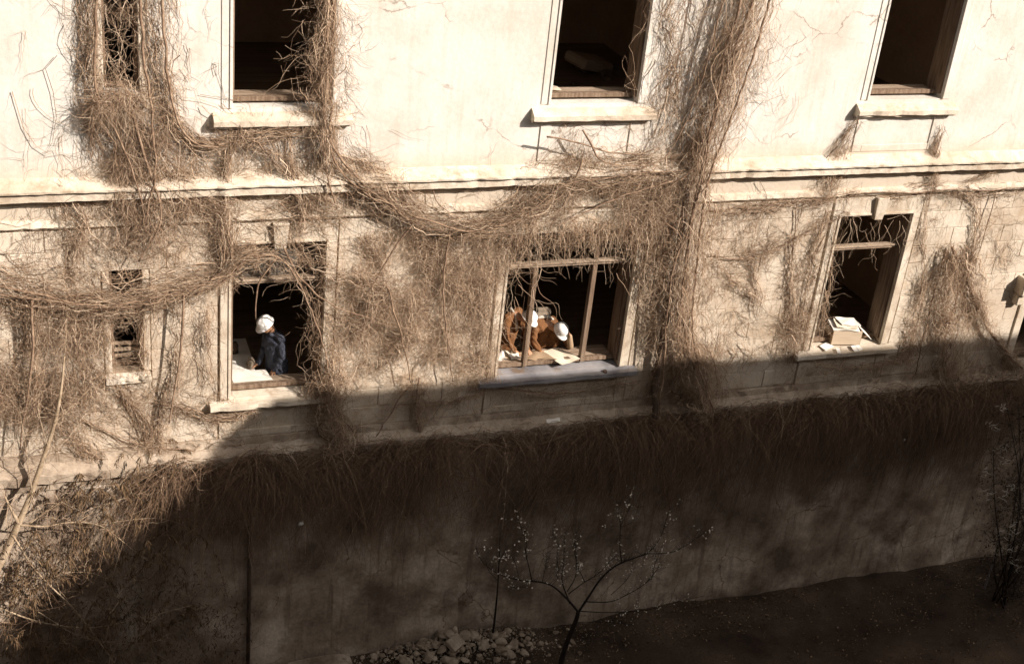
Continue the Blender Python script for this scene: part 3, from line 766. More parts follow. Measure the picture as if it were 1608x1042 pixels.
# --- vine 5: mat between the left and the middle lower window
v = vine("thick tangled vine mat covering the wall between the left and the wide window", (620, 470)); T = Twigs(True)
pa, ra = field([(470,395),(540,370),(640,345),(800,335),(806,400),(795,470),(778,595),(600,605),(505,600),(485,540),(475,460)], 3400, (PI2, 0.9), (0.15, 0.7), (0.006, 0.12), 0.35, 21, 2.0)
T.add(pa, ra, var(len(pa), .25, 1)); T.add(*side_twigs(pa, 2200, (.03, .15)), var(2200))
pa, ra = field([(495,425),(560,415),(640,430),(655,520),(610,560),(520,570),(495,520)], 1900, (PI2, 1.3), (0.12, 0.45), (0.06, 0.24), 0.7, 22, 2.6); T.add(pa, ra, var(len(pa), .1, 1)); T.add(*side_twigs(pa, 1000, (.03, .14)), var(1000))
pa, ra = field([(640,350),(790,340),(800,430),(700,460),(650,420)], 1300, (PI2, 1.1), (0.12, 0.5), (0.02, 0.16), 0.7, 23, 2.4); T.add(pa, ra, var(len(pa)))
pa, ra = field([(620,440),(760,430),(770,560),(640,560)], 900, (PI2, 1.2), (0.12, 0.4), (0.02, 0.14), 0.9, 24, 2.6); T.add(pa, ra, var(len(pa)))
for px, n, d in (([(375,400,7),(420,392,9),(450,410,14),(475,450,18),(495,500,22),(512,550,22),(525,610,26)], 260, (.10, .34)), ([(440,345,10),(470,400,14),(530,430,20),(600,450,26)], 150, (.05, .26)),
              ([(560,370,16),(590,400,12),(600,430,12)], 60, (.02, .1)), ([(700,350,16),(690,440,16),(700,560,16)], 120, (.02, .14)), ([(750,340,14),(760,440,14),(755,560,14)], 120, (.02, .12)),
              ([(360,430,6),(385,410,8),(430,395,7)], 40, (.08, .2))):
    pa, ra = follow(guide(px), n, (0.35, 1.2), d, 0.5, 0.035); T.add(pa, ra, var(len(pa))); T.add(*side_twigs(pa, n*2), var(n*2))
# strands crossing the left window
n = 40; o = np.stack([rng.uniform(0.2, 1.4, n), rng.uniform(-0.12, 0.08, n), rng.uniform(1.7, 2.35, n)], -1)
pa, ra = fan(n, o, rng.normal(PI2, 0.9, n), rng.uniform(0.3, 1.1, n), 14, 1.5, 0.2, (0, .1), (0.003, 0.006)); T.add(pa, ra, var(n, .3, 1))
pa, ra = field([(462,395),(505,385),(515,600),(488,600),(480,520)], 430, (PI2, 0.7), (0.25, 0.8), (0.02, 0.2), 0.3, 25, 1.8); T.add(pa, ra, var(len(pa)))
T.build("twig_mass", M['vine'], v)
for px in ([(352,430),(385,400),(425,392),(455,418),(485,480),(510,560),(522,640)], [(440,380),(470,430),(520,470),(600,500)], [(600,440),(620,500),(640,590)], [(700,350),(690,450),(705,590)], [(640,345),(590,420),(560,520)], [(430,395),(400,440),(398,490)]):
    stem(v, px, 0.017, 0.008, (0.22, 0.20), .03)

# --- vine 6: along the cornice towards the big column, and the fringe over the wide window
v = vine("matted vine sweeping along the cornice and fringing the top of the wide window", (880, 300)); T = Twigs(True)
g6 = guide([(640,335,22),(720,352,20),(790,338,26),(840,308,38),(890,275,42),(950,268,34),(1010,262,30),(1070,258,36)])
pa, ra = follow(g6, 1100, (0.3, 1.3), (0.02, 0.30), 0.55, 0.03); T.add(pa, ra, var(len(pa))); T.add(*side_twigs(pa, 2600), var(2600))
pa, ra = field([(790,320),(860,270),(910,245),(1060,255),(1060,350),(930,360),(800,375)], 2100, (PI2, 1.2), (0.12, 0.5), (0.02, 0.26), 0.6, 31, 2.5); T.add(pa, ra, var(len(pa))); T.add(*side_twigs(pa, 1300, (.03, .13)), var(1300))
pa, ra = field([(880,190),(905,190),(960,255),(860,265)], 120, (PI2, 0.5), (0.25, 0.8), (0.01, 0.12), 0.2, 32, 1.2); T.add(pa, ra, var(len(pa)))
n = 300; o = np.stack([rng.uniform(4.35, 6.7, n), rng.uniform(-0.22, -0.03, n), rng.uniform(2.2, 2.6, n)], -1)
pa, ra = fan(n, o, rng.normal(PI2, 0.5, n), rng.uniform(0.2, 0.85, n)*np.where(rng.random(n) < .7, .75, 1.15), 12, 1.5, 0.3, (-.08, .1), (0.0025, 0.005)); T.add(pa, ra, var(n, .2, 1)); T.add(*side_twigs(pa, 420, (.04, .16)), var(420, .2, 1))
n = 46; o = np.stack([rng.uniform(4.45, 5.0, n), rng.uniform(-0.14, 0.05, n), rng.uniform(0.9, 2.0, n)], -1)
pa, ra = fan(n, o, rng.normal(PI2, 0.8, n), rng.uniform(0.4, 1.1, n), 12, 1.6, 0.3, (0, .1), (0.003, 0.006)); T.add(pa, ra, var(n, .2, 1))
T.build("twig_mass", M['vine'], v)
for px in ([(640,330),(730,350),(800,335),(880,280),(1000,262),(1080,255)], [(905,240),(880,300),(840,370)], [(1060,270),(960,300),(860,345)], [(905,195),(940,245),(1020,250)], [(850,175+30),(900,215),(960,232),(1020,225)]):
    stem(v, px, 0.016, 0.008, (0.28, 0.28), .03)

# --- vine 7: the big column right of the wide window
v = vine("largest vine column, hanging from the top edge down beside the wide window", (1060, 600)); T = Twigs(True)
g7 = guide([(1190,-70,50),(1168,0,52),(1140,70,52),(1118,140,52),(1098,200,46),(1082,260,46),(1072,320,50),(1062,390,46),(1056,460,40),(1060,520,38),(1078,570,42),(1095,630,36)])
pa, ra = follow(g7, 2300, (0.4, 1.9), (0.03, 0.42), 0.42, 0.03, 10); T.add(pa, ra, var(len(pa), .05, 1)); T.add(*side_twigs(pa, 4200, (.05, .26)), var(4200, .15, 1))
gx = guide([(1075,-60,40),(1065,40,34),(1050,140,34),(1035,230,30)])
pa, ra = follow(gx, 260, (0.3, 1.2), (0.01, 0.14), 0.6, 0.035); T.add(pa, ra, var(len(pa))); T.add(*side_twigs(pa, 700), var(700))
pa, ra = field([(1195,0),(1222,0),(1205,110),(1165,210),(1150,170)], 130, (PI2, 0.8), (0.2, 0.8), (0.005, 0.06), 0.4, 35); T.add(pa, ra, var(len(pa)))
gy = guide([(1015,300,16),(1020,380,16),(1010,460,18),(1030,540,20),(1020,620,14)])
pa, ra = follow(gy, 300, (0.3, 1.2), (0.02, 0.18), 0.6, 0.035); T.add(pa, ra, var(len(pa))); T.add(*side_twigs(pa, 800), var(800))
pa, ra = field([(1000,300),(1120,300),(1130,560),(1160,640),(1040,640),(1020,540)], 1100, (PI2, 0.9), (0.2, 0.7), (0.02, 0.3), 0.5, 36); T.add(pa, ra, var(len(pa)))
T.build("twig_mass", M['vine'], v)
for px, r in (([(1185,-60),(1140,60),(1110,160),(1085,260),(1065,380),(1058,480),(1085,600)], .034), ([(1160,-60),(1120,80),(1100,190),(1080,300),(1040,420),(1030,540),(1020,660)], .028), ([(1205,-60),(1165,80),(1130,180),(1095,280),(1080,400),(1075,520),(1110,640)], .026),
              ([(1130,-60),(1090,100),(1040,220),(960,270)], .016), ([(1110,150),(1080,240),(1020,300)], .016), ([(1070,330),(1062,420),(1050,520)], .022)):
    stem(v, px, r*.85, r*.5, (0.36, 0.34), .035)

# --- vine 8: thin tracery on the wall between the column and the right window
v = vine("thin vine tracery spread over the rusticated wall left of the right window", (1200, 440)); T = Twigs(True)
for px, n in (([(1110,400,14),(1160,405,10),(1220,385,10),(1290,345,10),(1330,330,8)], 110), ([(1110,330,12),(1180,325,10),(1260,315,9),(1330,305,8)], 130), ([(1300,330,8),(1270,400,9),(1262,470,10),(1255,545,16)], 120), ([(1255,320,8),(1240,400,8),(1240,480,9),(1245,560,14)], 70),
              ([(1120,395,8),(1150,440,8),(1190,470,6)], 40), ([(1190,320,6),(1180,400,6),(1200,500,8)], 34), ([(1330,215,8),(1318,250,10),(1300,300,14),(1260,330,10)], 60), ([(1310,350,5),(1300,430,6),(1285,520,7)], 40)):
    pa, ra = follow(guide(px), n, (0.3, 1.3), (0.006, 0.08), 0.7, 0.04); T.add(pa, ra, var(len(pa))); T.add(*side_twigs(pa, n*3, (.04, .22)), var(n*3))
pa, ra = field([(1110,310),(1320,300),(1300,430),(1275,555),(1130,575),(1115,430)], 900, (PI2, 1.1), (0.2, 0.9), (0.004, 0.03), 0.9, 41, 2.2, 9); T.add(pa, ra, var(len(pa), 0, .75))
pa, ra = field([(1225,500),(1280,480),(1275,560),(1210,570)], 260, (np.pi/2, 0.8), (0.15, 0.5), (0.02, 0.12), 0.3, 42); T.add(pa, ra, var(len(pa)))
n = 36; o = np.stack([rng.uniform(10.5, 12.0, n), rng.uniform(-0.08, 0.06, n), rng.uniform(1.75, 2.4, n)], -1)
pa, ra = fan(n, o, rng.normal(PI2, 0.6, n), rng.uniform(0.3, 0.9, n), 12, 1.7, 0.2, (0, .06), (0.0025, 0.0045)); T.add(pa, ra, var(n, .4, 1))
n = 40; o = np.stack([rng.uniform(10.5, 10.75, n), rng.uniform(-0.06, 0.05, n), rng.uniform(0.2, 1.6, n)], -1)
pa, ra = fan(n, o, rng.normal(PI2, 0.6, n), rng.uniform(0.3, 0.7, n), 10, 2.0, 0.2, (0, .06)); T.add(pa, ra, var(n, .3, 1))
T.build("twig_mass", M['vine'], v)
for px in ([(1110,402),(1200,395),(1320,335)], [(1110,330),(1220,320),(1340,300)], [(1300,330),(1268,430),(1250,560)], [(1250,320),(1240,430),(1235,570)]):
    stem(v, px, 0.010, 0.005, (0.03, 0.04), .04)

# --- vine 9: tent shaped clump right of the right window
v = vine("tent shaped vine clump with a slanting stem right of the box window", (1480, 480)); T = Twigs(True)
for px, n, d in (([(1490,382,10),(1480,430,26),(1478,490,34),(1480,550,44),(1470,600,46)], 400, (.03, .30)), ([(1500,395,10),(1522,450,12),(1545,510,11),(1575,550,10),(1612,595,10)], 330, (.04, .2)), ([(1455,400,8),(1440,470,10),(1425,550,14)], 130, (.01, .12))):
    pa, ra = follow(guide(px), n, (0.3, 1.2), d, 0.5, 0.035); T.add(pa, ra, var(len(pa))); T.add(*side_twigs(pa, n*3), var(n*3))
pa, ra = field([(1445,410),(1500,390),(1545,500),(1590,560),(1580,590),(1420,570),(1430,480)], 600, (PI2, 0.9), (0.15, 0.6), (0.02, 0.2), 0.5, 45); T.add(pa, ra, var(len(pa)))
for px, n in (([(1330,300,6),(1400,305,8),(1470,295,12),(1540,302,9),(1620,292,6)], 190), ([(1455,300,8),(1450,350,6),(1448,400,6)], 46), ([(1480,300,10),(1530,320,9),(1525,400,6),(1515,430,6)], 60), ([(1560,300,5),(1545,350,5),(1525,400,5),(1512,430,5)], 36), ([(1475,200,5),(1466,240,8),(1462,290,12)], 90), ([(1345,190,8),(1318,225,12),(1300,275,16)], 70), ([(1590,250,4),(1550,270,5),(1500,290,8)], 30)):
    pa, ra = follow(guide(px), n, (0.3, 1.1), (0.006, 0.1), 0.7, 0.035); T.add(pa, ra, var(len(pa))); T.add(*side_twigs(pa, n*2, (.04, .2)), var(n*2))
pa, ra = field([(1430,300),(1600,295),(1600,420),(1530,480),(1440,400)], 240, (PI2, 1.1), (0.2, 0.8), (0.004, 0.03), 0.8, 46, 2.0, 9); T.add(pa, ra, var(len(pa), 0, .8))
T.build("twig_mass", M['vine'], v)
for px, r in (([(1490,385),(1520,455),(1548,515),(1580,555),(1625,600)], .030), ([(1495,390),(1500,450),(1475,540),(1480,610)], .018), ([(1480,390),(1455,480),(1430,580)], .014), ([(1560,300),(1535,380),(1512,440)], .010), ([(1330,302),(1460,296),(1620,290)], .012)):
    stem(v, px, r, r*.7, (0.08, 0.14), .03)

# --- vine 10: sparse growth under the left lower window, around the lit plinth
v = vine("sparse vine runners on the sunlit plinth below the narrow lower window", (250, 640)); T = Twigs(True)
for px, n in (([(245,630,8),(290,638,7),(330,655,6),(365,650,6),(400,640,7)], 90), ([(180,590,12),(215,640,12),(240,700,10)], 70), ([(262,600,9),(250,650,8),(245,720,8)], 70), ([(130,650,12),(200,690,12),(300,705,9),(380,690,8)], 80), ([(60,640,16),(120,690,16),(180,740,12)], 120)):
    pa, ra = follow(guide(px), n, (0.3, 1.1), (0.01, 0.1), 0.7, 0.04); T.add(pa, ra, var(len(pa))); T.add(*side_twigs(pa, n*3, (.04, .22)), var(n*3))
pa, ra = field([(-30,600),(200,600),(350,620),(500,640),(490,700),(220,740),(-30,780)], 800, (PI2, 1.2), (0.15, 0.8), (0.01, 0.06), 0.8, 51, 2.2); T.add(pa, ra, var(len(pa)))
T.build("twig_mass", M['vine'], v)
for px in ([(240,628),(300,640),(360,652),(410,636)], [(265,590),(248,650),(250,730)], [(175,590),(215,650),(235,720)], [(130,655),(220,695),(330,705)]):
    stem(v, px, 0.013, 0.007, (0.05, 0.07), .03)

# --- vine 11: runners on the shaded wall under the wide and right windows
v = vine("bare vine runners on the shaded wall strip under the wide window", (700, 640)); T = Twigs(True)
for px, n, d in (([(520,570,26),(515,620,26),(530,680,28),(540,720,30)], 520, (.04, .34)), ([(1080,560,34),(1100,610,26),(1110,650,24)], 300, (.04, .3)), ([(790,605,7),(860,612,7),(930,600,8),(990,592,9)], 120, (.10, .2)), ([(660,600,12),(655,640,10),(660,690,10)], 80, (.02, .14)),
              ([(1270,565,7),(1330,570,8),(1420,555,10)], 90, (.1, .22)), ([(600,640,6),(700,630,7),(770,610,6)], 40, (.01, .06)), ([(1480,560,26),(1500,600,22),(1540,620,20)], 200, (.04, .26)), ([(1150,640,12),(1260,625,14),(1340,615,12),(1440,600,12),(1600,590,14)], 260, (.04, .24))):
    pa, ra = follow(guide(px), n, (0.3, 1.1), d, 0.6, 0.04); T.add(pa, ra, var(len(pa))); T.add(*side_twigs(pa, n*3, (.04, .24)), var(n*3))
pa, ra = field([(380,650),(520,620),(780,600),(1010,590),(1200,560),(1600,560),(1600,600),(1200,640),(780,690),(480,720)], 1000, (PI2, 1.0), (0.2, 0.8), (0.01, 0.08), 0.8, 55, 2.0); T.add(pa, ra, var(len(pa)))
T.build("twig_mass", M['vine'], v)
for px in ([(520,560),(512,640),(540,720)], [(655,590),(650,650),(670,700)], [(640,600),(600,660),(560,710)], [(1085,560),(1100,620),(1120,660)], [(780,605),(880,612),(1000,592)]):
    stem(v, px, 0.015, 0.008, (0.08, 0.14), .03)

# --- vine 12: the hanging hedge along the plinth ledge; shade is painted into its low strand tones
v = vine("dark shaggy vine fringe hanging from the plinth ledge along the whole wall", (800, 740)); T = Twigs(True)
def drop(n, X0, spread, up, out, fall, K=10, z0=(-1.66, -1.24), r0=(0.0022, 0.0052)):
    """arching shoots: out of the ledge, over, and down"""
    x = X0 + rng.normal(0, spread, n); t = np.linspace(0, 1, K)[None, :]
    vx = rng.normal(0, 0.62, (n, 1)) + 0.5*np.sin(x*5.1 + 3*np.sin(x*1.7))[:, None]*0.6; up_ = rng.uniform(0, up, (n, 1)); out_ = rng.uniform(*out, (n, 1)); f = fall[:, None]*rng.uniform(0.25, 1.1, (n, 1))
    y0 = rng.uniform(-0.26, -0.13, (n, 1)); zz = rng.uniform(*z0, (n, 1))
    X = x[:, None] + vx*t*(0.6 + 0.5*f) + 0.06*snoise(n, t*f, 0.7, 3.5); Y = y0 - out_*(1 - (1 - t)**2) + 0.03*snoise(n, t*f, 0.7, 3.0)
    Z = zz + up_*4*t*(1-t)*0.6 - f*t**1.7 + 0.02*snoise(n, t*f, 1.0, 4.0)
    return np.stack([X, np.minimum(Y, -0.13), Z], -1), rng.uniform(*r0, (n, 1))*(1 - 0.6*t)
def falls(x): return np.interp(x, [-4, -1, 1, 4, 8, 11, 14, 17], [1.3, 1.7, 2.0, 2.0, 2.0, 1.95, 1.9, 1.7])
n = 6300
cc = np.cumsum(rng.uniform(.14, .75, 60)) - 3.4; cc = cc[cc < 17.5]; wt = rng.gamma(1.6, 1, len(cc)); ff = rng.uniform(.4, 1.3, len(cc)); ci = rng.choice(len(cc), n, p=wt/wt.sum()); mix_ = rng.random(n) < .72
xc = np.where(mix_, cc[ci] + rng.normal(0, .13, n), rng.uniform(-3.2, 17.5, n)); fx = np.where(mix_, ff[ci], .85)
kk = (xc > -1.2) | ((rng.random(n) < .10) & (xc > -2.2)); xc, fx = xc[kk], fx[kk]
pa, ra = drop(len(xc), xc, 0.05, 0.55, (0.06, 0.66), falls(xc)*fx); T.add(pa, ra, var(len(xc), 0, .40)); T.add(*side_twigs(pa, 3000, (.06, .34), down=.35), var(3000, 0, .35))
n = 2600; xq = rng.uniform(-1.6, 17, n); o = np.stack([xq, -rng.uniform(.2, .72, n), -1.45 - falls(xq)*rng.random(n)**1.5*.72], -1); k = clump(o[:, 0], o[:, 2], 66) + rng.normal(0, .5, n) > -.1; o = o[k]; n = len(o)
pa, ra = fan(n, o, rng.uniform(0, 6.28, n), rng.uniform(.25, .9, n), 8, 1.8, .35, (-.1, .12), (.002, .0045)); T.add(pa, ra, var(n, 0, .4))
xc = rng.uniform(-1.5, 17, 900)
pa, ra = drop(900, xc, 0.4, 0.5, (0.05, 0.5), falls(xc)*1.0, z0=(-1.6, -1.1), r0=(0.003, 0.006)); T.add(pa, ra, var(900, 0, .8))
# a few long roots trailing down the basement wall
xc = rng.choice([2.2, 4.9, 7.9, 8.3, 10.6, 11.0, 12.6, 13.0, 13.8, 14.6], 190) + rng.normal(0, .13, 190)
pa, ra = drop(190, xc, 0.06, 0.05, (0.01, 0.08), rng.uniform(1.6, 3.4, 190), 16, r0=(0.003, 0.007)); T.add(pa, ra, var(190, 0, .6)); T.add(*side_twigs(pa, 500, (.06, .35), down=.6), var(500, 0, .6))
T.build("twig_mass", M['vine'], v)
for a, b in ((-1.5, 2.4), (1.8, 5.2), (4.6, 8.4), (7.9, 11.5), (11.0, 14.6), (14.0, 17.5)):
    k = 26; r_ = np.random.default_rng(int(a*10) + 99)
    pts = [(a + (b-a)*i/(k-1), -0.29 + 0.04*math.sin(i*.9), -1.52 + 0.10*math.sin(i*.37 + a) + r_.normal(0, .012)) for i in range(k)]
    bm = bmesh.new(); tube_bm(bm, pts, [0.024]*k, 6); bm_obj("stem", bm, M['stem'], v, True)

# ================================================================== PEOPLE
def capsule(bm, a, b, ra, rb, seg=12):
    vs_ = []
    for p, r in ((a, ra), (b, rb)):
        res = bmesh.ops.create_uvsphere(bm, u_segments=seg, v_segments=seg // 2 + 2, radius=r)
        bmesh.ops.translate(bm, verts=res['verts'], vec=p); vs_ += res['verts']
    out = bmesh.ops.convex_hull(bm, input=vs_)
    junk = [e for e in out['geom_interior'] if isinstance(e, bmesh.types.BMVert)]
    if junk: bmesh.ops.delete(bm, geom=junk, context='VERTS')
def hand(pr, wrist, d, nrm, curl=0.6, side=1, mat=1, s=1.0):
    """palm, four unequal bent fingers and a thumb leaving the side of the palm; nrm = palm side"""
    d = Vector(d).normalized(); n = Vector(nrm); n = (n - d * n.dot(d)).normalized(); c = d.cross(n) * side
    w = Vector(wrist)
    for o in (-0.026, 0.0, 0.026): pr.append((w + c*o*.6*s, w + d*.085*s + c*o*s, .014*s, .013*s, mat))
    for o, ln in ((-0.032, .062), (-0.011, .078), (0.011, .084), (0.032, .074)):
        k = w + d*.088*s + c*o*s; ang = curl
        m1 = k + (d*math.cos(ang*.5) + n*math.sin(ang*.5))*ln*.5*s; m2 = m1 + (d*math.cos(ang*1.3) + n*math.sin(ang*1.3))*ln*.5*s
        pr += [(k, m1, .0095*s, .009*s, mat), (m1, m2, .009*s, .0075*s, mat)]
    k = w + d*.028*s + c*.034*s; m1 = k + (d*.55 + c*.65 + n*.3).normalized()*.038*s; m2 = m1 + (d*.9 + c*.15 + n*.3).normalized()*.03*s
    pr += [(k, m1, .012*s, .0105*s, mat), (m1, m2, .010*s, .0085*s, mat)]
def head(pr, c, up, fwd, mat=1, hair=2):
    """skull, jaw, nose, brow, ears, hair at nape; c = centre"""
    u = Vector(up).normalized(); f = Vector(fwd); f = (f - u*f.dot(u)).normalized(); r = f.cross(u); c = Vector(c)
    pr += [(c + f*.012 + u*.022, c - f*.028 + u*.02, .078, .080, mat), (c + f*.03 - u*.055, c - f*.01 - u*.045, .050, .055, mat), (c + f*.055 - u*.09, c + f*.035 - u*.085, .026, .030, mat),
           (c + f*.086 + u*.010, c + f*.108 - u*.022, .010, .015, mat), (c + f*.078 + u*.026 - r*.035, c + f*.078 + u*.026 + r*.035, .013, .013, mat),
           (c + f*.088 - u*.056 - r*.018, c + f*.088 - u*.056 + r*.018, .009, .009, 5)]
    for s in (-1, 1):
        pr.append((c + r*s*.080 + u*.012 - f*.006, c + r*s*.083 - u*.022, .014, .011, mat))
        pr.append((c + f*.079 + r*s*.030 + u*.006, c + f*.079 + r*s*.034 + u*.006, .0085, .0085, 2))
    pr += [(c - f*.060 + u*.03, c - f*.055 - u*.045, .052, .040, hair), (c - f*.02 + u*.06, c + f*.02 + u*.06, .066, .062, hair)]
def person(label, prims, mats, at, hat=None, group=None):
    root = empty("person", at); tag(root, label, "person", group)
    bm = bmesh.new()
    for a, b, ra, rb, m in prims:
        capsule(bm, Vector(a), Vector(b), ra, rb, 10 if max(ra, rb) < .02 else 14)
    me = bpy.data.meshes.new("body_base"); bm.to_mesh(me); bm.free()
    tmp = bpy.data.objects.new("tmp", me); COL.objects.link(tmp)
    md = tmp.modifiers.new("r", 'REMESH'); md.mode = 'VOXEL'; md.voxel_size = 0.0075; md.adaptivity = 0.0
    sm = tmp.modifiers.new("s", 'SMOOTH'); sm.iterations = 3; sm.factor = 0.5
    dc = tmp.modifiers.new("d", 'DECIMATE'); dc.ratio = 0.4
    dg = bpy.context.evaluated_depsgraph_get(); dg.update()
    out = bpy.data.meshes.new_from_object(tmp.evaluated_get(dg)); out.name = "body"
    bpy.data.objects.remove(tmp); bpy.data.meshes.remove(me)
    V = np.empty(len(out.vertices)*3, np.float32); out.vertices.foreach_get("co", V); V = V.reshape(-1, 3).astype(float)
    best = np.full(len(V), 9.0); mi = np.zeros(len(V), int)
    for a, b, ra, rb, m in prims:
        A, B = np.array(a), np.array(b); d = B - A; L2 = d @ d + 1e-12
        t = np.clip(((V - A) @ d)/L2, 0, 1); ds = np.linalg.norm(V - (A + t[:, None]*d), axis=1) - (ra + (rb - ra)*t)
        k = ds < best; best[k] = ds[k]; mi[k] = m
    # cloth folds on the clothed parts only
    cl = (mi == 0) | (mi == 3)
    f = np.sin(V[:, 2]*52 + 5*np.sin(V[:, 0]*17 + V[:, 1]*9)) + 0.7*np.sin(V[:, 0]*61 + V[:, 2]*38 + 3*np.sin(V[:, 1]*23))
    nm = np.empty(len(V)*3, np.float32); out.vertices.foreach_get("normal", nm); nm = nm.reshape(-1, 3)
    V = V + nm*(0.0048*f*cl)[:, None]
    out.vertices.foreach_set("co", V.astype(np.float32).ravel())
    for m in mats: out.materials.append(m)
    fm = np.empty(len(out.polygons), np.int32)
    vi = np.empty(len(out.loops), np.int32); out.loops.foreach_get("vertex_index", vi)
    ls = np.empty(len(out.polygons), np.int32); out.polygons.foreach_get("loop_start", ls)
    fm[:] = mi[vi[ls]]
    out.polygons.foreach_set("material_index", fm); out.shade_smooth(); out.update()
    link(bpy.data.objects.new("body", out), root)
    o = [c for c in root.children if c.name.startswith("body")][0]; child_loc(o, root)
    return root
def hard_hat(root, c, up, fwd, s=1.0):
    """white helmet: domed shell with a raised ridge, rim all round and a peak in front"""
    u = Vector(up).normalized(); f = Vector(fwd); f = (f - u*f.dot(u)).normalized(); r = f.cross(u); c = Vector(c)
    bm = bmesh.new(); n = 28
    prof = [(1.16, -.012), (1.17, .0), (1.03, .010), (1.0, .018), (.985, .045), (.93, .078), (.80, .108), (.60, .128), (.34, .139), (.12, .143)]
    rings = []
    for k, (q, h) in enumerate(prof):
        ring = []
        for i in range(n):
            a = 2*math.pi*i/n; ca, sa = math.cos(a), math.sin(a)
            x, y = .112*q*sa, .134*q*ca
            if k < 3 and ca > .3: y += .035*(ca - .3)/.7
            hh = h + (.012*max(0, 1 - abs(x)/.022) if k >= 4 else 0) - (.008*max(0, ca) if k < 3 else 0)
            ring.append(bm.verts.new(c + (r*x + f*y + u*hh)*s))
        rings.append(ring)
    for k in range(len(prof)-1):
        for i in range(n): bm.faces.new((rings[k][i], rings[k][(i+1) % n], rings[k+1][(i+1) % n], rings[k+1][i]))
    bm.faces.new(rings[-1])
    inner = [bm.verts.new(v.co*1.0 - (v.co - c)*.14) for v in rings[0]]
    for i in range(n): bm.faces.new((inner[i], inner[(i+1) % n], rings[0][(i+1) % n], rings[0][i]))
    return bm_obj("hard_hat", bm, M['hat'], root, True)

FZ = -0.95     # ground floor level inside
# --- worker in the left window: stands in three-quarter view facing left, head bowed
ctr = Vector((0.83, 0.68, 0)); F = Vector((-0.90, -0.44, 0)); S = Vector((0.44, -0.90, 0))
pr = []
hip = ctr + Vector((0.02, 0, FZ + .86)); ch = ctr + Vector((-.03, -.01, FZ + 1.28))
shn = ctr + S*.175 + Vector((-.03, 0, FZ + 1.37)); shf = ctr - S*.175 + Vector((-.03, 0, FZ + 1.37))
for s in (-1, 1):
    k = ctr + S*s*.10; foot = Vector((k.x, k.y, FZ + .045))
    pr += [(hip + S*s*.085, k + F*.03 + Vector((0, 0, FZ + .48)), .098, .066, 3), (k + F*.03 + Vector((0, 0, FZ + .48)), foot + Vector((0, 0, .06)), .064, .046, 3), (foot + Vector((0, 0, 0)), foot + F*.16 + Vector((0, 0, -.008)), .045, .036, 4)]
pr += [(hip + S*.06, hip - S*.06, .155, .155, 0), (hip, ch, .165, .165, 0), (ch + S*.06, ch - S*.06, .140, .140, 0), (hip + Vector((0, 0, -.10)) + S*.05, hip + Vector((0, 0, -.10)) - S*.05, .165, .165, 0),
       (shn, shf, .085, .085, 0), (ch, ctr + F*.03 + Vector((-.03, 0, FZ + 1.45)), .12, .062, 0), (ctr + F*.03 + Vector((-.03, 0, FZ + 1.44)), ctr + F*.11 + Vector((0, 0, FZ + 1.54)), .055, .050, 1)]
en = shn + Vector((.02, -.05, -.29)); wn_ = Vector((0.79, 0.51, -0.13)); pr += [(shn, en, .074, .056, 0), (en, wn_, .057, .044, 0)]
hand(pr, wn_, (-.60, -.10, -.62), (-.3, .1, -1), .7, 1)
ef = shf + Vector((-.05, -.03, -.29)); wf = Vector((0.57, 0.72, -0.10)); pr += [(shf, ef, .072, .055, 0), (ef, wf, .056, .043, 0)]
hand(pr, wf, (-.9, -.2, -.35), (0, 0, -1), .5, -1)
hc = ctr + F*.185 + Vector((0, 0, FZ + 1.585)); hu = (Vector((0, 0, 1)) + F*.62).normalized(); hf = (F - Vector((0, 0, .62))).normalized()
head(pr, hc, hu, hf)
p1 = person("person in navy jacket and white hard hat looking down in the left window", pr, [M['navy'], M['skin'], M['hair'], M['trouser'], M['rust'], M['skin']], (0.83, 0.68, FZ))
hard_hat(p1, hc + hu*.052 + hf*.004, hu, hf)
# --- worker leaning on the board of the wide window, reading the plan, head propped on his arm
pr = []
hipc = Vector((5.40, .98, FZ + .80)); sn = Vector((5.31, .66, .29)); sf = Vector((5.67, .80, .24)); mid = (sn + sf)/2
ax = (sf - sn).normalized()
for s in (-1, 1):
    k = hipc + ax*s*.10; ft = Vector((k.x + .02*s, k.y + .12, FZ + .045))
    pr += [(hipc + ax*s*.085, Vector((k.x, k.y - .02, FZ + .46)), .098, .066, 3), (Vector((k.x, k.y - .02, FZ + .46)), ft + Vector((0, 0, .06)), .064, .046, 3), (ft, ft + Vector((.03, -.16, -.008)), .045, .036, 4)]
pr += [(hipc + ax*.06, hipc - ax*.06, .15, .15, 0), (hipc, mid + Vector((0, .06, -.10)), .165, .165, 0), (Vector((5.44, .82, -.14)), mid + Vector((0, .03, -.08)), .175, .165, 0), (Vector((5.46, .76, -.12)), Vector((5.70, .72, -.10)), .15, .125, 0), (Vector((5.70, .72, -.10)), sf + Vector((0, -.02, -.06)), .13, .12, 0), (mid + Vector((0, .02, -.07)) + ax*.07, mid + Vector((0, .02, -.07)) - ax*.07, .14, .14, 0), (sn, sf, .092, .09, 0)]
hc = Vector((5.705, .49, .20)); pr.append((mid + Vector((.03, -.03, .01)), hc + Vector((-.04, .07, .0)), .075, .055, 1))
e1 = Vector((5.26, .56, .03)); w1 = Vector((5.35, .46, -.135)); pr += [(sn, e1, .076, .058, 0), (e1, w1, .058, .045, 0)]
hand(pr, w1, (.75, -.45, -.25), (0, 0, -1), .35, 1)
e2 = Vector((5.95, .52, -.125)); w2 = Vector((5.885, .46, .10)); pr += [(sf, e2, .076, .058, 0), (e2, w2, .060, .048, 5)]
hand(pr, w2, (-.25, .05, .95), (-.9, .1, 0), .5, 1)
hu = Vector((.10, -.62, .78)).normalized(); hf = Vector((.12, -.74, -.62)).normalized()
head(pr, hc, hu, hf)
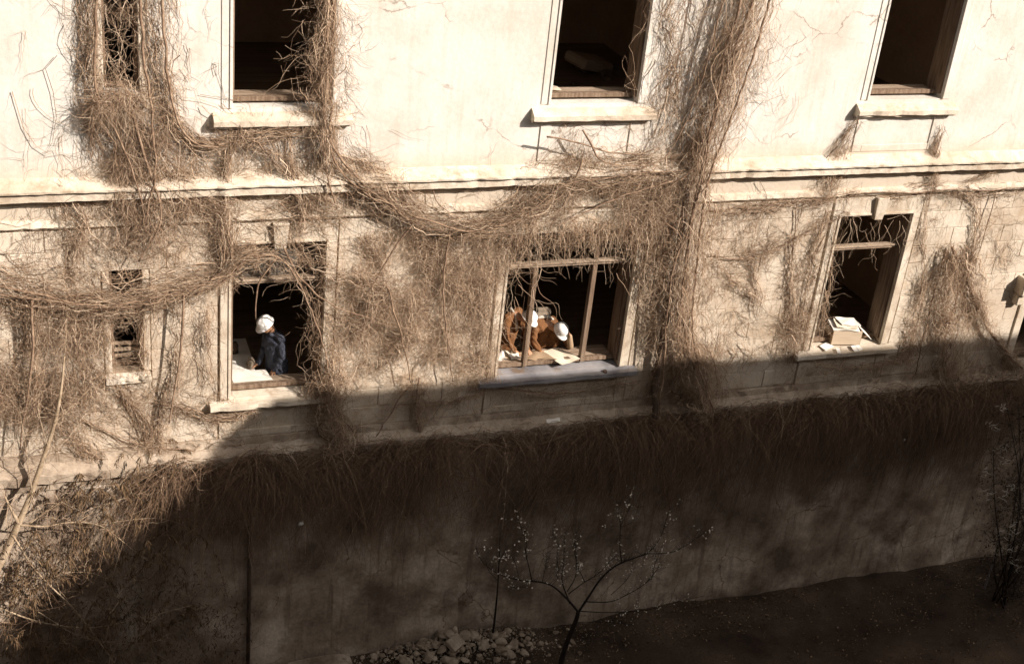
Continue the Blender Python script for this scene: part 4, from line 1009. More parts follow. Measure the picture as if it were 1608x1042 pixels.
p3 = person("person in rust brown jacket propping his head on one arm over the plan", pr, [M['brown'], M['skin'], M['hair'], M['trouser'], M['rust'], M['card']], (5.40, .98, FZ))
hard_hat(p3, hc + hu*.050 + hf*.004, hu, hf)
bm = bmesh.new()
tube_bm(bm, [sn + Vector((-.06, .06, .055)), sn + Vector((.10, .03, .105)), mid + Vector((.05, -.02, .12)), sf + Vector((-.02, -.10, .085))], [.02, .032, .032, .02], 8)
bm_obj("collar", bm, M['cloth_white'], p3, True)
bm = bmesh.new()
capsule(bm, mid + Vector((-.12, .24, .06)), mid + Vector((.14, .26, .06)), .10, .09); capsule(bm, mid + Vector((-.06, .20, .14)), mid + Vector((.12, .22, .13)), .05, .045)
bm_obj("knapsack", bm, M['grey_cloth'], p3, True)

# --- second brown worker, further left, half hidden by the mullion
pr = []
hipc = Vector((4.80, .96, FZ + .82)); sn = Vector((4.76, .64, .42)); sf = Vector((5.04, .86, .44)); mid = (sn + sf)/2; ax = (sf - sn).normalized()
for s in (-1, 1):
    k = hipc + ax*s*.10; ft = Vector((k.x, k.y + .08, FZ + .045))
    pr += [(hipc + ax*s*.085, Vector((k.x, k.y - .02, FZ + .47)), .098, .066, 3), (Vector((k.x, k.y - .02, FZ + .47)), ft + Vector((0, 0, .06)), .064, .046, 3), (ft, ft + Vector((.06, -.15, -.008)), .045, .036, 4)]
pr += [(hipc + ax*.06, hipc - ax*.06, .15, .15, 0), (hipc, mid + Vector((0, .04, -.12)), .165, .17, 0), (Vector((4.82, .82, -.14)), mid + Vector((0, .02, -.12)), .175, .165, 0), (mid + Vector((0, .02, -.08)) + ax*.06, mid + Vector((0, .02, -.08)) - ax*.06, .135, .135, 0), (sn, sf, .088, .085, 0)]
hc = Vector((5.10, .53, .45)); pr.append((mid + Vector((.03, -.04, .02)), hc + Vector((-.05, .06, -.01)), .075, .055, 1))
e1 = Vector((4.72, .52, .12)); w1 = Vector((4.88, .46, -.075)); pr += [(sn, e1, .078, .060, 0), (e1, w1, .060, .046, 0)]
hand(pr, w1, (.70, -.35, -.55), (0, 0, -1), .4, 1)
e2 = Vector((5.16, .70, .16)); w2 = Vector((5.14, .50, -.10)); pr += [(sf, e2, .076, .058, 0), (e2, w2, .058, .045, 0)]
hand(pr, w2, (.25, -.8, -.4), (0, 0, -1), .4, -1)
hu = Vector((.30, -.42, .85)).normalized(); hf = Vector((.45, -.66, -.58)).normalized()
head(pr, hc, hu, hf)
p2 = person("person in brown jacket with white scarf bending behind the left mullion", pr, [M['brown'], M['skin'], M['hair'], M['trouser'], M['rust'], M['skin']], (4.80, .96, FZ))
hard_hat(p2, hc + hu*.050 + hf*.004, hu, hf)
bm = bmesh.new()
tube_bm(bm, [mid + Vector((-.05, .16, .02)), mid + Vector((-.02, .04, .115)), mid + Vector((.02, -.09, .05)), mid + Vector((.03, -.14, -.09)), mid + Vector((.04, -.15, -.22))], [.015, .026, .028, .026, .02], 8)
bm_obj("scarf", bm, M['cloth_white'], p2, True)

# ================================================================== THINGS IN THE WINDOWS
def sheet(name, c4, mat, nu=10, nv=8, amp=0.012, seed=0, parent=None, th=0.0015, curl=0.0):
    """a sheet of paper with thickness, gently buckled, edge curl"""
    r = random.Random(seed); a, b, c, d = [Vector(p) for p in c4]; ph = [r.uniform(0, 6.28) for _ in range(4)]
    top = []
    for j in range(nv+1):
        for i in range(nu+1):
            u, v_ = i/nu, j/nv
            p = a*(1-u)*(1-v_) + b*u*(1-v_) + c*u*v_ + d*(1-u)*v_
            p = p + Vector((0, 0, amp*(1 + math.sin(5*u + ph[0]))*abs(math.sin(3.3*v_ + ph[1])) + amp*.5*(1 + math.sin(9*u - 6*v_ + ph[2])) + curl*(2*u-1)**4))
            top.append(p)
    n = len(top); V = top + [p - Vector((0, 0, th)) for p in top]; Fc = []
    for j in range(nv):
        for i in range(nu):
            q = j*(nu+1)+i; Fc += [(q, q+1, q+nu+2, q+nu+1), (n+q+nu+1, n+q+nu+2, n+q+1, n+q)]
    return mesh_obj(name, V, Fc, mat, parent, True)
# table with dust sheet behind the left window
t = empty("work_table", (0.0, 1.15, FZ)); tag(t, "rough wooden table under the white sheet inside the left window", "table")
box("table_top", -0.62, 0.50, 0.66, 1.75, -0.255, -0.215, M['plank'], t, 0.005)
for x, y in ((-.56, .72), (.44, .72), (-.56, 1.69), (.44, 1.69)): box("leg", x-.03, x+.03, y-.03, y+.03, FZ + .001, -0.256, M['wood'], t, 0.004)
o = sheet("dust_sheet", [(-0.66, .60, -.212), (0.50, .58, -.212), (0.54, 1.78, -.212), (-0.64, 1.78, -.212)], M['paper'], 18, 16, 0.016, 3)
tag(o, "rumpled white sheet spread over the table in the left window", "sheet")
o = sheet("paper_sheet", [(0.10, .30, -.190), (0.72, .27, -.190), (0.66, .60, -.175), (0.06, .62, -.175)], M['paper'], 10, 8, 0.006, 5)
tag(o, "white paper lying on the board of the left window", "paper")
bm = bmesh.new(); bm_box(bm, .40, .50, .67, .86, -.20, -.02, .035, Matrix.Rotation(R(10), 3, 'Y'))
sb = bm_obj("satchel", bm, M['grey_cloth'], None); tag(sb, "slumped brown bag between the worker and the white sheet", "bag")
bm = bmesh.new(); tube_bm(bm, [(0.28, 1.30, -.20), (0.28, 1.30, -.06), (0.28, 1.30, .0)], [.06, .06, .03], 12); k = bm_obj("tin", bm, M['rust'], None, True); tag(k, "dark tin on the white sheet behind the brown bag", "tin")
bm = bmesh.new(); tube_bm(bm, [(0.05, 1.62, -.19), (0.05, 1.62, .10)], [.09, .11], 12); k = bm_obj("bucket", bm, M['paper'], None, True); tag(k, "pale bucket at the back of the sheeted table", "bucket")
bm = bmesh.new(); tube_bm(bm, [(-.02, .70, -.17), (.16, .90, -.16)], [.012, .009], 6); k = bm_obj("stick", bm, M['wood'], None); tag(k, "short brown stick lying on the white sheet", "stick")
def chunk(r0, seed, flat=0.6):
    bm = bmesh.new(); bmesh.ops.create_icosphere(bm, subdivisions=2, radius=r0); r = random.Random(seed)
    pl = [(Vector((r.gauss(0, 1), r.gauss(0, 1), r.gauss(0, 1))).normalized(), r.uniform(.5, .85)*r0) for _ in range(7)]
    for v_ in bm.verts:
        for n_, d_ in pl:
            k = v_.co.dot(n_) - d_
            if k > 0: v_.co -= n_*k
        v_.co.z *= flat; v_.co *= 1 + r.uniform(-.03, .03)
    return bm
for i, (x, y, z, r_) in enumerate(((1.28, .10, -.20, .075), (1.12, -.06, -.295, .05), (1.36, -.04, -.285, .06))):
    k = bm_obj("plaster_chunk", chunk(r_, 60+i), M['trim'], None); k.location = (x, y, z)
    tag(k, ["pale crumbled plaster lump on the right corner of the left window sill", "small plaster bit on the left window sill front", "plaster fragment at the right end of the left sill"][i], "plaster", "plaster bits on the left sill")
# plan and papers on the wide window board
o = sheet("site_plan", [(5.60, -.03, -.185), (5.98, .10, -.158), (5.74, .54, -.160), (5.32, .46, -.160)], M['plan'], 14, 12, 0.012, 8)
tag(o, "open cream plan spread on the wide window board under the reader", "plan")
o = sheet("folded_plan", [(5.02, .20, -.165), (5.56, .10, -.165), (5.36, .50, -.172), (5.08, .52, -.172)], M['card'], 12, 10, 0.018, 9)
tag(o, "tan folded paper beside the left mullion under the open plan", "paper")
for i in range(5):
    x = 4.52 + .09*i; y = .30 + .05*(i % 3); o = sheet("crumpled_paper", [(x, y, -.19), (x+.16, y-.04, -.18), (x+.15, y+.10, -.10 - .02*i), (x-.02, y+.12, -.14)], [M['paper'], M['card'], M['plan']][i % 3], 6, 6, 0.02, 30+i)
    tag(o, ["crumpled white paper at the left jamb of the wide window board", "crumpled tan paper second from the left jamb of the wide window", "crumpled cream paper in the middle of the scraps left of the mullion", "white paper scrap fourth from the left jamb of the wide window", "tan paper scrap closest to the left mullion of the wide window"][i], "paper", "paper scraps in the corner of the wide window")
bm = bmesh.new(); bmesh.ops.create_cone(bm, cap_ends=True, segments=16, radius1=.04, radius2=.035, depth=.012, matrix=Matrix.Translation((6.38, -.105, -.322)) @ Matrix.Rotation(R(38), 4, 'X'))
k = bm_obj("dark_disc", bm, M['rust'], None); tag(k, "dark round lid on the metal sill of the wide window", "lid")
# carton in the right window
bxr = Matrix.Rotation(R(-9), 3, 'Z')
c = empty("cardboard_box", (11.30, .20, -.30)); tag(c, "open cardboard box heaped with papers on the right window sill", "box")
def cb(name, x0, x1, y0, y1, z0, z1, mat, par=c, extra=None):
    m = bxr if extra is None else bxr @ extra
    bm = bmesh.new(); bm_box(bm, x0, x1, y0, y1, z0, z1)
    bmesh.ops.rotate(bm, verts=bm.verts[:], cent=(11.30, .20, 0), matrix=bxr)
    return bm_obj(name, bm, mat, par)
zb = -.262
cb("front_panel", 11.02, 11.58, .0, .008, zb, .02, M['cardlit']); cb("back_panel", 11.02, 11.58, .392, .40, zb, .02, M['card'])
cb("side_panel", 11.012, 11.02, .0, .40, zb, .02, M['card']); cb("side_panel", 11.58, 11.588, .0, .40, zb, .02, M['card']); cb("bottom_panel", 11.02, 11.58, .008, .392, zb, zb + .008, M['card'])
def flap(pts, mat=M['cardlit']):
    v_ = [bxr @ (Vector(p) - Vector((11.3, .2, 0))) + Vector((11.3, .2, 0)) for p in pts]; n_ = (v_[1]-v_[0]).cross(v_[2]-v_[0]).normalized()*.006
    return mesh_obj("flap", v_ + [q + n_ for q in v_], [(0,1,2,3),(7,6,5,4),(0,4,5,1),(1,5,6,2),(2,6,7,3),(3,7,4,0)], mat, c)
flap([(11.59, .02, .02), (11.59, .38, .02), (11.82, .36, -.15), (11.82, .04, -.17)], M['paper']); flap([(11.01, .38, .02), (11.01, .02, .02), (10.93, .04, -.07), (10.93, .36, -.03)])
def rot9(p): return bxr @ (Vector(p) - Vector((11.3, .2, 0))) + Vector((11.3, .2, 0))
for i, q in enumerate(([(11.00,.0,.030),(11.52,-.02,.028),(11.59,.40,.045),(11.05,.40,.05)], [(11.08,.05,.065),(11.47,-.01,.052),(11.54,.30,.066),(11.13,.36,.08)], [(11.20,.10,.088),(11.58,.10,.075),(11.55,.38,.095),(11.16,.38,.104)])):
    o = sheet("paper_stack", [rot9(p) for p in q], M['paper'] if i != 1 else M['plan'], 8, 8, .010, 70+i, None, 0.012)
    tag(o, "loose papers heaped on top of the cardboard box, layer %s" % ["lowest", "middle", "topmost"][i], "papers")
for i, (x, y, a, w_, l_) in enumerate(((11.06, -.115, -8, .075, .10), (11.42, -.10, 10, .10, .13), (11.52, -.085, 14, .09, .12), (10.88, .02, 24, .24, .16))):
    m = Matrix.Rotation(R(a), 3, 'Z'); cc = Vector((x, y, 0)); q = []
    for u, v_ in ((-w_/2, -l_/2), (w_/2, -l_/2), (w_/2, l_/2), (-w_/2, l_/2)):
        p = cc + m @ Vector((u, v_, 0)); p.z = (-.352 + .56*(p.y + .165) if p.y < -.06 else -.29 + .12*(p.y + .06)) + .014; q.append(p)
    o = sheet("paper_scrap", q, M['paper'], 4, 4, .003, 90+i); tag(o, ["narrow white paper slip left of the box on the right sill", "white paper slip in front of the box on the right sill", "white paper slip at the box corner on the right sill", "white crumpled paper at the left end of the right sill"][i], "paper", "paper slips on the right sill")
# rubble inside the middle upper window and a plaster slab on its board
def floor_hit(x, y, z):
    d = ray(x, y); return CAM + d*((z - CAM[2])/d[2])
a = floor_hit(925, 96, 3.72)
bm = bmesh.new(); bm_box(bm, a[0]-.42, a[0]+.42, a[1]-.3, a[1]+.3, 3.60, 3.80, .05, Matrix.Rotation(R(14), 3, 'Y') @ Matrix.Rotation(R(20), 3, 'Z'))
o = bm_obj("mattress", bm, M['trim'], None); tag(o, "pale slab like mattress dumped inside the middle upper window", "mattress")
for i in range(16):
    p = floor_hit(rnd.uniform(885, 985), rnd.uniform(100, 140), 3.56); r_ = rnd.uniform(.06, .16)
    o = bm_obj("debris_lump", chunk(r_, 200+i, .6), M['grey_cloth'], None); o.location = (p[0], p[1], 3.50 + r_*.35)
    tag(o, "dim rubble lump on the floor inside the middle upper window", "rubble", "rubble inside the middle upper window")
o = bm_obj("plaster_chunk", chunk(.14, 99, .35), M['trim'], None); o.location = (4.99, .36, 4.56); tag(o, "pale plaster slab in the left corner of the middle upper window", "plaster")
# litter caught on ledge and fringe
p = P(867, 671, -.16); o = sheet("paper_scrap", [(p[0]-.13, -.20, -1.205), (p[0]+.12, -.20, -1.20), (p[0]+.13, -.14, -1.165), (p[0]-.12, -.14, -1.165)], M['paper'], 5, 4, .006, 120); tag(o, "white paper scrap lying on the plinth ledge under the wide window", "paper")
p = P(472, 822, -.55); o = bm_obj("crumpled_paper", chunk(.055, 130, .8), M['paper'], None); o.location = p; tag(o, "crumpled pale paper caught in the vine fringe at the left", "paper")
p = P(1420, 690, -.55); o = bm_obj("crumpled_paper", chunk(.03, 131, .8), M['paper'], None); o.location = p; tag(o, "tiny white paper caught in the vine fringe at the right", "paper")

# ================================================================== COURTYARD: plants, rubble, litter
def px_path(pts, Y0, Y1=None, k=8):
    Y1 = Y0 if Y1 is None else Y1
    q = [P(x, y, Y0 + (Y1-Y0)*i/max(1, len(pts)-1)) for i, (x, y) in enumerate(pts)]
    q = [2*q[0]-q[1]] + q + [2*q[-1]-q[-2]]; out = []
    for i in range(1, len(q)-2):
        for t in np.linspace(0, 1, k, endpoint=False):
            out.append(0.5*((2*q[i]) + (-q[i-1]+q[i+1])*t + (2*q[i-1]-5*q[i]+4*q[i+1]-q[i+2])*t*t + (-q[i-1]+3*q[i]-3*q[i+1]+q[i+2])*t**3))
    out.append(q[-2]); return out
def limb(name, path, r0, r1, mat, parent, sides=7):
    k = len(path); bm = bmesh.new(); tube_bm(bm, [tuple(p) for p in path], [r0 + (r1-r0)*(i/(k-1))**.8 for i in range(k)], sides)
    return bm_obj(name, bm, mat, parent, True)
def blades(o, d, ln, wd, droop=0.0):
    """leaf blades: origin (n,3), direction (n,3), two crossed-fold quads"""
    n = len(o); d = d/np.linalg.norm(d, axis=1, keepdims=True)
    r = np.cross(d, rng.normal(0, 1, (n, 3))); r /= np.linalg.norm(r, axis=1, keepdims=True) + 1e-9
    u = np.cross(d, r)
    m = o + d*ln[:, None]*.5 + u*wd[:, None]*.15; tip = o + d*ln[:, None] - np.array([0, 0, 1])*(droop*ln)[:, None]
    q1 = np.stack([o, m + r*wd[:, None]*.5, tip, m - u*wd[:, None]*.25], 1); q2 = np.stack([o, m - u*wd[:, None]*.25, tip, m - r*wd[:, None]*.5], 1)
    return np.concatenate([q1, q2])
z6 = lambda x, y: (700 + x/3.695, 760 + y/3.695)
# --- blossoming fruit tree in the foreground
bx_, by_ = P(872, 1095, -1.75)[0], -1.75
tree = empty("blossom_tree", (bx_, by_, GZ)); tag(tree, "bare dark fruit tree with white blossom buds in the shaded courtyard", "tree")
YT = -1.75
trunk = [np.array([bx_, by_, GZ - .05]), np.array([bx_ + .02, by_, GZ + .12])] + px_path([z6(670, 1025), z6(705, 910), z6(755, 790), z6(768, 738)], YT)
limb("trunk", trunk, .052, .036, M['bark_dark'], tree, 9)
BR = [([(768,738),(700,660),(620,590),(540,565),(430,555),(300,515),(215,450),(175,370)], .034, .006, -.15), ([(500,560),(485,490),(465,400),(465,330),(440,260),(405,150)], .016, .004, -.2),
      ([(720,690),(675,560),(685,450),(690,280)], .022, .004, .1), ([(655,500),(645,420),(652,350),(610,300)], .010, .003, .1), ([(705,620),(750,540),(757,450),(745,290)], .014, .004, -.3),
      ([(805,562),(765,470),(745,370),(760,270)], .012, .004, .2), ([(770,740),(830,650),(890,560),(960,490),(1030,450),(1100,425),(1170,395),(1220,350),(1260,270),(1295,150)], .036, .005, .15),
      ([(1020,450),(1010,350),(1012,230),(990,90)], .016, .004, -.1), ([(1015,240),(1060,150),(1068,80)], .008, .003, -.3), ([(1150,402),(1300,395),(1400,350),(1510,270)], .014, .004, -.3), ([(712,635),(800,570),(880,520),(960,440),(990,400)], .014, .004, -.5),
      ([(800,680),(950,680),(1050,640),(1150,580),(1220,500),(1245,460)], .016, .004, -.6), ([(775,735),(950,742),(1150,730),(1300,690),(1500,645)], .014, .004, -.7), ([(762,800),(900,797),(1100,815)], .010, .003, -.4),
      ([(560,565),(580,470),(580,390)], .008, .003, .1), ([(430,557),(390,430),(330,428)], .008, .003, .2), ([(500,560),(420,600),(385,590)], .008, .003, -.2), ([(610,590),(650,540),(640,470)], .007, .003, .2), ([(960,640),(1060,540),(1090,450)], .008, .003, -.3), ([(1190,560),(1210,480),(1215,380)], .007, .003, -.4)]
TW, BL = Twigs(), Twigs()
tips = []
for pts, r0, r1, dy in BR:
    path = px_path([z6(*p) for p in pts], YT, YT + dy); limb("branch", path, r0*.66, r1*.75, M['bark_dark'], tree, 6); tips.append(np.array(path))
allp = np.concatenate([p[int(len(p)*.3):] for p in tips])
n = 900; o = allp[rng.integers(0, len(allp), n)] + 0
a = rng.normal(np.pi/2, 1.0, n); pa, ra = fan(n, o, a, rng.uniform(.06, .36, n), 6, 1.2, -.1, (-.1, .12), (.0016, .0032)); TW.add(pa, ra, var(n, 0, .3))
TW.build("twig_mass", M['bark_dark'], tree)
tp = np.concatenate([p[int(len(p)*.62):] for p in tips] + [pa[:140, 3:].reshape(-1, 3)]); n = 640
cl = tp[rng.integers(0, len(tp), n)]; o = cl + rng.normal(0, .022, (n, 3))
BL.quads(blades(o, rng.normal(0, 1, (n, 3)) + [0, 0, .6], rng.uniform(.022, .048, n), rng.uniform(.018, .036, n)), np.tile(var(n), 2))
BL.build("blossom", M['blossom'], tree, False)
# --- thin sapling left of it, at the rubble
sx = P(*z6(285, 775), -.45)
sp = empty("sapling", (sx[0], -.45, GZ)); tag(sp, "thin leafless sapling standing behind the rubble heap", "tree")
path = [np.array([sx[0], -.45, GZ - .02])] + px_path([z6(285, 770), z6(298, 640), z6(308, 470), z6(316, 280)], -.45); limb("trunk", path, .022, .006, M['bark_dark'], sp)
limb("branch", px_path([z6(310, 450), z6(345, 380), z6(350, 330)], -.45, -.5), .007, .003, M['bark_dark'], sp)
limb("branch", px_path([z6(303, 560), z6(250, 500), z6(230, 440)], -.45, -.4), .007, .003, M['bark_dark'], sp)

# --- shrub at the right edge with pale seed tassels
shr = empty("tassel_shrub", (15.4, -1.6, GZ)); tag(shr, "dark shrub at the right edge carrying pale curled tassels", "shrub")
T, B2 = Twigs(), Twigs(); bases = []
for i, (x, y) in enumerate(((1575,600),(1600,640),(1560,700),(1590,760),(1612,820),(1570,840),(1595,900),(1625,700),(1630,600))):
    top = P(x, y, -1.6); pth = [np.array([15.4 + rnd.uniform(-.2, .2), -1.6 + rnd.uniform(-.2, .2), GZ]), (np.array([15.5, -1.6, GZ])*.5 + top*.5) + rng.normal(0, .12, 3), top]
    q = [2*pth[0]-pth[1]] + pth + [2*pth[-1]-pth[-2]]; out = []
    for j in range(1, 3):
        for t in np.linspace(0, 1, 9, endpoint=False): out.append(0.5*((2*q[j]) + (-q[j-1]+q[j+1])*t + (2*q[j-1]-5*q[j]+4*q[j+1]-q[j+2])*t*t + (-q[j-1]+3*q[j]-3*q[j+1]+q[j+2])*t**3))
    out.append(top); limb("stem", out, .018, .005, M['bark_dark'], shr, 6); bases.append(np.array(out))
ab = np.concatenate([b[5:] for b in bases]); n = 1100; o = ab[rng.integers(0, len(ab), n)]
pa, ra = fan(n, o, rng.uniform(0, 6.28, n), rng.uniform(.15, .6, n), 7, 2.0, .2, (-.3, .3), (.0018, .0035)); T.add(pa, ra, var(n, 0, .3)); T.build("twig_mass", M['bark_dark'], shr)
bl_o = pa[:, 3:].reshape(-1, 3)[rng.integers(0, n*4, 2600)]
LF = Twigs(); LF.quads(blades(bl_o, rng.normal(0, 1, (2600, 3)) - [0, 0, .5], rng.uniform(.04, .09, 2600), rng.uniform(.015, .03, 2600)), np.tile(var(2600, 0, .25), 2)); LF.build("foliage", M['dryleaf'], shr, False)
for cx, cy in ((1555,668),(1570,705),(1575,722),(1548,742),(1585,765),(1550,775),(1575,775),(1590,828),(1575,835),(1580,862),(1590,880),(1570,640),(1595,890)):
    c0 = P(cx, cy, -1.75); n = 9; o = c0 + rng.normal(0, .05, (n, 3))
    pa, ra = fan(n, o, rng.uniform(-.8, .5, n), rng.uniform(.06, .16, n), 8, 5.0, .2, (-.05, .05), (.003, .006)); B2.add(pa, ra, var(n))
B2.build("tassel", M['blossom'], shr)

# --- small tree with dry drooping compound leaves at the lower left
sh = empty("dry_leaved_tree", (-3.6, -0.45, GZ)); tag(sh, "pale stemmed tree with golden dry drooping leaves in the lower left corner", "tree")
YL = -0.50
def limb_px(name, pts, y0, y1, r0, r1, mat='bark_pale'):
    p = px_path(pts, y0, y1); limb(name, p, r0*.62, r1*.7, M[mat], sh, 7); return np.array(p)
tr = px_path([(-25,930),(8,868),(24,832),(46,782),(66,725),(86,664),(96,610),(101,560)], YL, YL + .2)
limb("trunk", [np.array([-3.7, YL, GZ - .05])] + tr, .075, .013, M['bark_pale'], sh, 9)
LB = [([(30,822),(15,795),(8,780)], -0.46, -0.49, .045, .02), ([(32,824),(70,826),(110,820),(160,826),(215,868),(250,890)], -0.46, -0.58, .026, .006), ([(46,822),(75,800),(100,780)], -0.46, -0.43, .022, .012), ([(60,812),(85,795),(98,788)], -0.46, -0.49, .016, .010),
      ([(86,664),(110,640),(150,600),(180,560)], -0.38, -0.30, .014, .004), ([(66,725),(90,700),(120,680),(128,640)], -0.40, -0.34, .014, .004), ([(50,770),(40,700),(30,640)], -0.43, -0.36, .014, .004), ([(100,580),(105,500),(100,430)], -0.30, -0.24, .010, .004), ([(75,700),(60,640),(70,580)], -0.40, -0.30, .010, .003),
      ([(20,840),(60,900),(120,960),(180,1040)], -0.49, -0.61, .030, .010), ([(-10,950),(60,975),(140,985),(220,970),(300,950)], -0.49, -0.61, .022, .006), ([(120,820),(170,790),(230,770),(265,735)], -0.52, -0.36, .014, .004), ([(150,825),(210,815),(260,815),(300,830)], -0.55, -0.52, .012, .004), ([(40,930),(100,900),(160,905),(190,950)], -0.52, -0.58, .014, .004), ([(60,960),(130,1000),(215,1010),(270,1000)], -0.52, -0.65, .012, .004)]
lp = [limb_px("branch", *b) for b in LB]
T = Twigs(); allb = np.concatenate([p[int(len(p)*.2):] for p in lp]); n = 560
o = allb[rng.integers(0, len(allb), n)]; pa, ra = fan(n, o, rng.uniform(0, 6.28, n), rng.uniform(.12, .6, n), 8, 1.6, .15, (-.25, .25), (.002, .0045)); T.add(pa, ra, var(n))
T.build("twig_mass", M['vine'], sh)
# compound leaves: drooping rachis with paired narrow leaflets
LF = Twigs(); RC = Twigs()
def leafy(centres, per, spread, lo, hi):
    for cx, cy, yy in centres:
        c0 = P(cx, cy, yy)
        for _ in range(per):
            b = c0 + rng.normal(0, 1, 3)*spread; az = rng.uniform(0, 6.28); ln = rng.uniform(.22, .42); t = np.linspace(0, 1, 9)
            dx = ln*.7*t; rp = b + np.stack([np.cos(az)*dx, np.sin(az)*dx*.6, .10*t - .42*ln/.3*t**2*.6], -1)
            RC.add(rp[None], np.full((1, 9), .0025)*(1 - .5*t), var(1, lo, hi))
            k = np.repeat(np.arange(1, 9), 2); sg = np.tile([-1, 1], 8); o = rp[k]; tg = np.gradient(rp, axis=0)[k]; tg /= np.linalg.norm(tg, axis=1, keepdims=True)
            sd = np.cross(tg, [0, 0, 1.0]); sd /= np.linalg.norm(sd, axis=1, keepdims=True) + 1e-6
            d = tg*.5 + sd*sg[:, None]*.55 + np.array([0, 0, -.75]) + rng.normal(0, .18, (16, 3)); m = len(o)
            LF.quads(blades(o, d, rng.uniform(.07, .13, m), rng.uniform(.014, .024, m), .15), np.tile(var(m, lo, hi), 2))
leafy([(110,820,-0.52),(170,800,-0.49),(220,790,-0.43),(150,850,-0.55),(100,870,-0.55),(60,860,-0.52),(40,900,-0.52),(20,930,-0.52),(80,920,-0.55),(120,760,-0.40),(180,745,-0.36),(215,735,-0.34),(255,730,-0.30),(150,770,-0.43)], 9, .20, .2, 1)
leafy([(240,880,-0.58),(265,850,-0.55),(280,835,-0.52),(300,835,-0.52),(250,915,-0.58),(160,935,-0.58),(190,960,-0.61),(130,960,-0.58),(240,960,-0.61),(290,965,-0.61),(200,1000,-0.65),(100,1000,-0.61),(60,1010,-0.61),(260,1010,-0.65),(180,880,-0.55),(150,1020,-0.65),(40,970,-0.55),(10,1000,-0.55)], 8, .20, 0, .9)
LF.build("foliage", M['dryleaf'], sh, False); RC.build("leaf_stalk", M['dryleaf'], sh)
# low scrub behind it, against the wall foot
sc = empty("scrub_thicket", (-1.6, -.9, GZ)); tag(sc, "dark twiggy scrub filling the lower left corner under the dry leaves", "shrub")
T = Twigs(); n = 1000; o = np.stack([rng.uniform(-4.6, .1, n), rng.uniform(-.7, -.2, n), rng.uniform(GZ, -2.6, n)], -1); k = o[:, 2] < -2.6 - .55*np.maximum(0, o[:, 0] + 2.2) ; o = o[k]; n = len(o)
pa, ra = fan(n, o, rng.normal(np.pi/2, .8, n), rng.uniform(.3, 1.1, n), 9, 1.5, .1, (-.3, .3), (.002, .005)); T.add(pa, ra, var(n, 0, .4)); T.build("twig_mass", M['vine'], sc)
lo = pa.reshape(-1, 3)[rng.integers(0, n*9, 5200)]; LF = Twigs(); m = len(lo); LF.quads(blades(lo, rng.normal(0, .6, (m, 3)) - [0, 0, .8], rng.uniform(.05, .11, m), rng.uniform(.012, .025, m), .1), np.tile(var(m, 0, .8), 2)); LF.build("foliage", M['dryleaf'], sc, False)

# --- rubble heap
hp = empty("rubble_heap", (3.9, -.45, GZ)); tag(hp, "heap of broken masonry and stones at the foot of the wall", "rubble")
protos = []
for i in range(8):
    me = bpy.data.meshes.new("stone"); b = chunk(1.0, 300+i, .72); bmesh.ops.recalc_face_normals(b, faces=b.faces[:]); b.to_mesh(me); b.free(); me.materials.append(M['rubble']); protos.append(me)
for i in range(220):
    u = rnd.gauss(0, 1); x = 3.95 + u*.95 + rnd.uniform(-.2, .2); y = -.55 - .22*(x - 3.9)*.4 + rnd.gauss(0, .20); r_ = rnd.choice([.03, .035, .045, .05, .06, .075, .11]) if abs(u) < 1.4 else rnd.uniform(.03, .06)
    y = min(y, -.22)
    o = link(bpy.data.objects.new("stone", protos[i % 8]), hp); o.scale = (r_*rnd.uniform(.9, 1.4), r_*rnd.uniform(.8, 1.2), r_*rnd.uniform(.8, 1.1)); o.rotation_euler = (rnd.uniform(-.4, .4), rnd.uniform(-.4, .4), rnd.uniform(0, 6.28))
    lift = .22*math.exp(-((x-4.1)/.9)**2 - ((y+.5)/.35)**2)
    o.location = Vector((x, y, ground_z(x, y) + lift*rnd.uniform(.5, 1) + r_*.3)) - hp.location
c0 = Vector((3.95, -.62, GZ + .34)); bm = bmesh.new(); bm_box(bm, c0.x-.17, c0.x+.15, c0.y-.13, c0.y+.12, c0.z-.05, c0.z+.05, .015, Matrix.Rotation(R(24), 3, 'X') @ Matrix.Rotation(R(12), 3, 'Y') @ Matrix.Rotation(R(30), 3, 'Z')); bm_obj("broken_slab", bm, M['rubble'], hp)
T = Twigs(); n = 2600; x = rng.normal(3.9, 1.15, n); y = np.minimum(rng.normal(-.6, .32, n), -.2); zz = np.array([ground_z(a_, b_) + .18*math.exp(-((a_-4.1)/.9)**2 - ((b_+.5)/.35)**2) for a_, b_ in zip(x, y)])
T.quads(blades(np.stack([x, y, zz], -1), rng.normal(0, 1, (n, 3))*[1, 1, .5] + [0, 0, .2], rng.uniform(.02, .06, n), rng.uniform(.02, .045, n)), np.tile(var(n, 0, 1), 2)); T.build("grit", M['rubble'], hp, False)
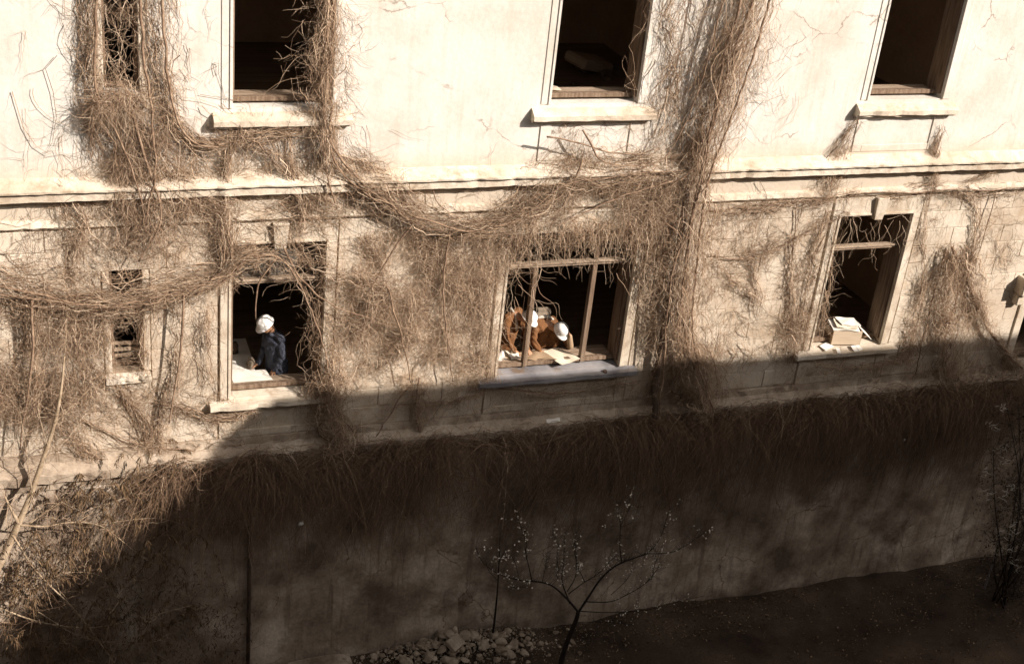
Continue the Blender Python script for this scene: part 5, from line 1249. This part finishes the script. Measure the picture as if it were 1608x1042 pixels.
# fallen curved slab left of the heap
bm = bmesh.new(); k = 10
p0 = P(505, 1005, -.35); pr_ = []
for i in range(k+1):
    t = i/k; pr_.append((p0[0] - .55 + 1.1*t, .05*math.sin(math.pi*t)))
vb = [[bm.verts.new((x, y, GZ + .09 + h + (.0 if j < 2 else 0))) for (x, h) in pr_] for j, y in enumerate((-.58, -.20))] + [[bm.verts.new((x, y, GZ + .02)) for (x, h) in pr_] for y in (-.58, -.20)]
for i in range(k):
    bm.faces.new((vb[0][i], vb[0][i+1], vb[1][i+1], vb[1][i])); bm.faces.new((vb[2][i], vb[0][i], vb[0][i+1], vb[2][i+1])) if False else bm.faces.new((vb[2][i], vb[2][i+1], vb[0][i+1], vb[0][i])); bm.faces.new((vb[3][i+1], vb[3][i], vb[1][i], vb[1][i+1]))
for i in (0, k): bm.faces.new((vb[0][i], vb[1][i], vb[3][i], vb[2][i]))
o = bm_obj("fallen_slab", bm, M['base'], None); tag(o, "low pale slab fragment lying at the wall foot left of the rubble", "slab")

# --- thin metal pole near the right corner
p = floor_hit(1545, 925, GZ); bm = bmesh.new(); tube_bm(bm, [(p[0], p[1], GZ - .1), (p[0] + .02, p[1], GZ + .85)], [.016, .016], 8); tube_bm(bm, [(p[0] + .02, p[1], GZ + .85), (p[0] + .02, p[1], GZ + .87)], [.026, .020], 8)
o = bm_obj("metal_pole", bm, M['flash'], None); tag(o, "short thin grey pole standing in the soil at the lower right", "pole")

# --- leaf litter and dry grass on the soil
T = Twigs(); n = 24000; x = rng.uniform(0, 20, n); y = -rng.random(n)**1.3*7 - .2; zz = np.array([ground_z(a_, b_) for a_, b_ in zip(x, y)]) + .02
cm = clump(x*.6, y*.6, 77); k = cm + rng.normal(0, .8, n) > -.3; x, y, zz = x[k], y[k], zz[k]; n = len(x)
T.quads(blades(np.stack([x, y, zz], -1), rng.normal(0, 1, (n, 3))*[1, 1, .35] + [0, 0, .1], rng.uniform(.02, .075, n), rng.uniform(.012, .036, n)), np.tile(var(n, 0, 1)**1.4, 2))
o = T.build("leaf_litter", M['litter'], None, False); tag(o, "dry brown leaf litter scattered over the dark courtyard soil", "leaves", kind="stuff")
T = Twigs(); n = 5000; x = rng.uniform(0, 20, n); y = -rng.random(n)*7 - .2; k = clump(x, y, 78) > .2; x, y = x[k], y[k]; n = len(x); zz = np.array([ground_z(a_, b_) for a_, b_ in zip(x, y)])
pa, ra = fan(n, np.stack([x, y, zz], -1), rng.normal(np.pi/2, .7, n), rng.uniform(.05, .18, n), 4, 1.0, .3, (-.08, .08), (.0015, .003)); T.add(pa, ra, var(n, 0, .8)); o = T.build("dry_grass", M['litter'], None); tag(o, "short dry grass tufts on the courtyard soil", "grass", kind="stuff")
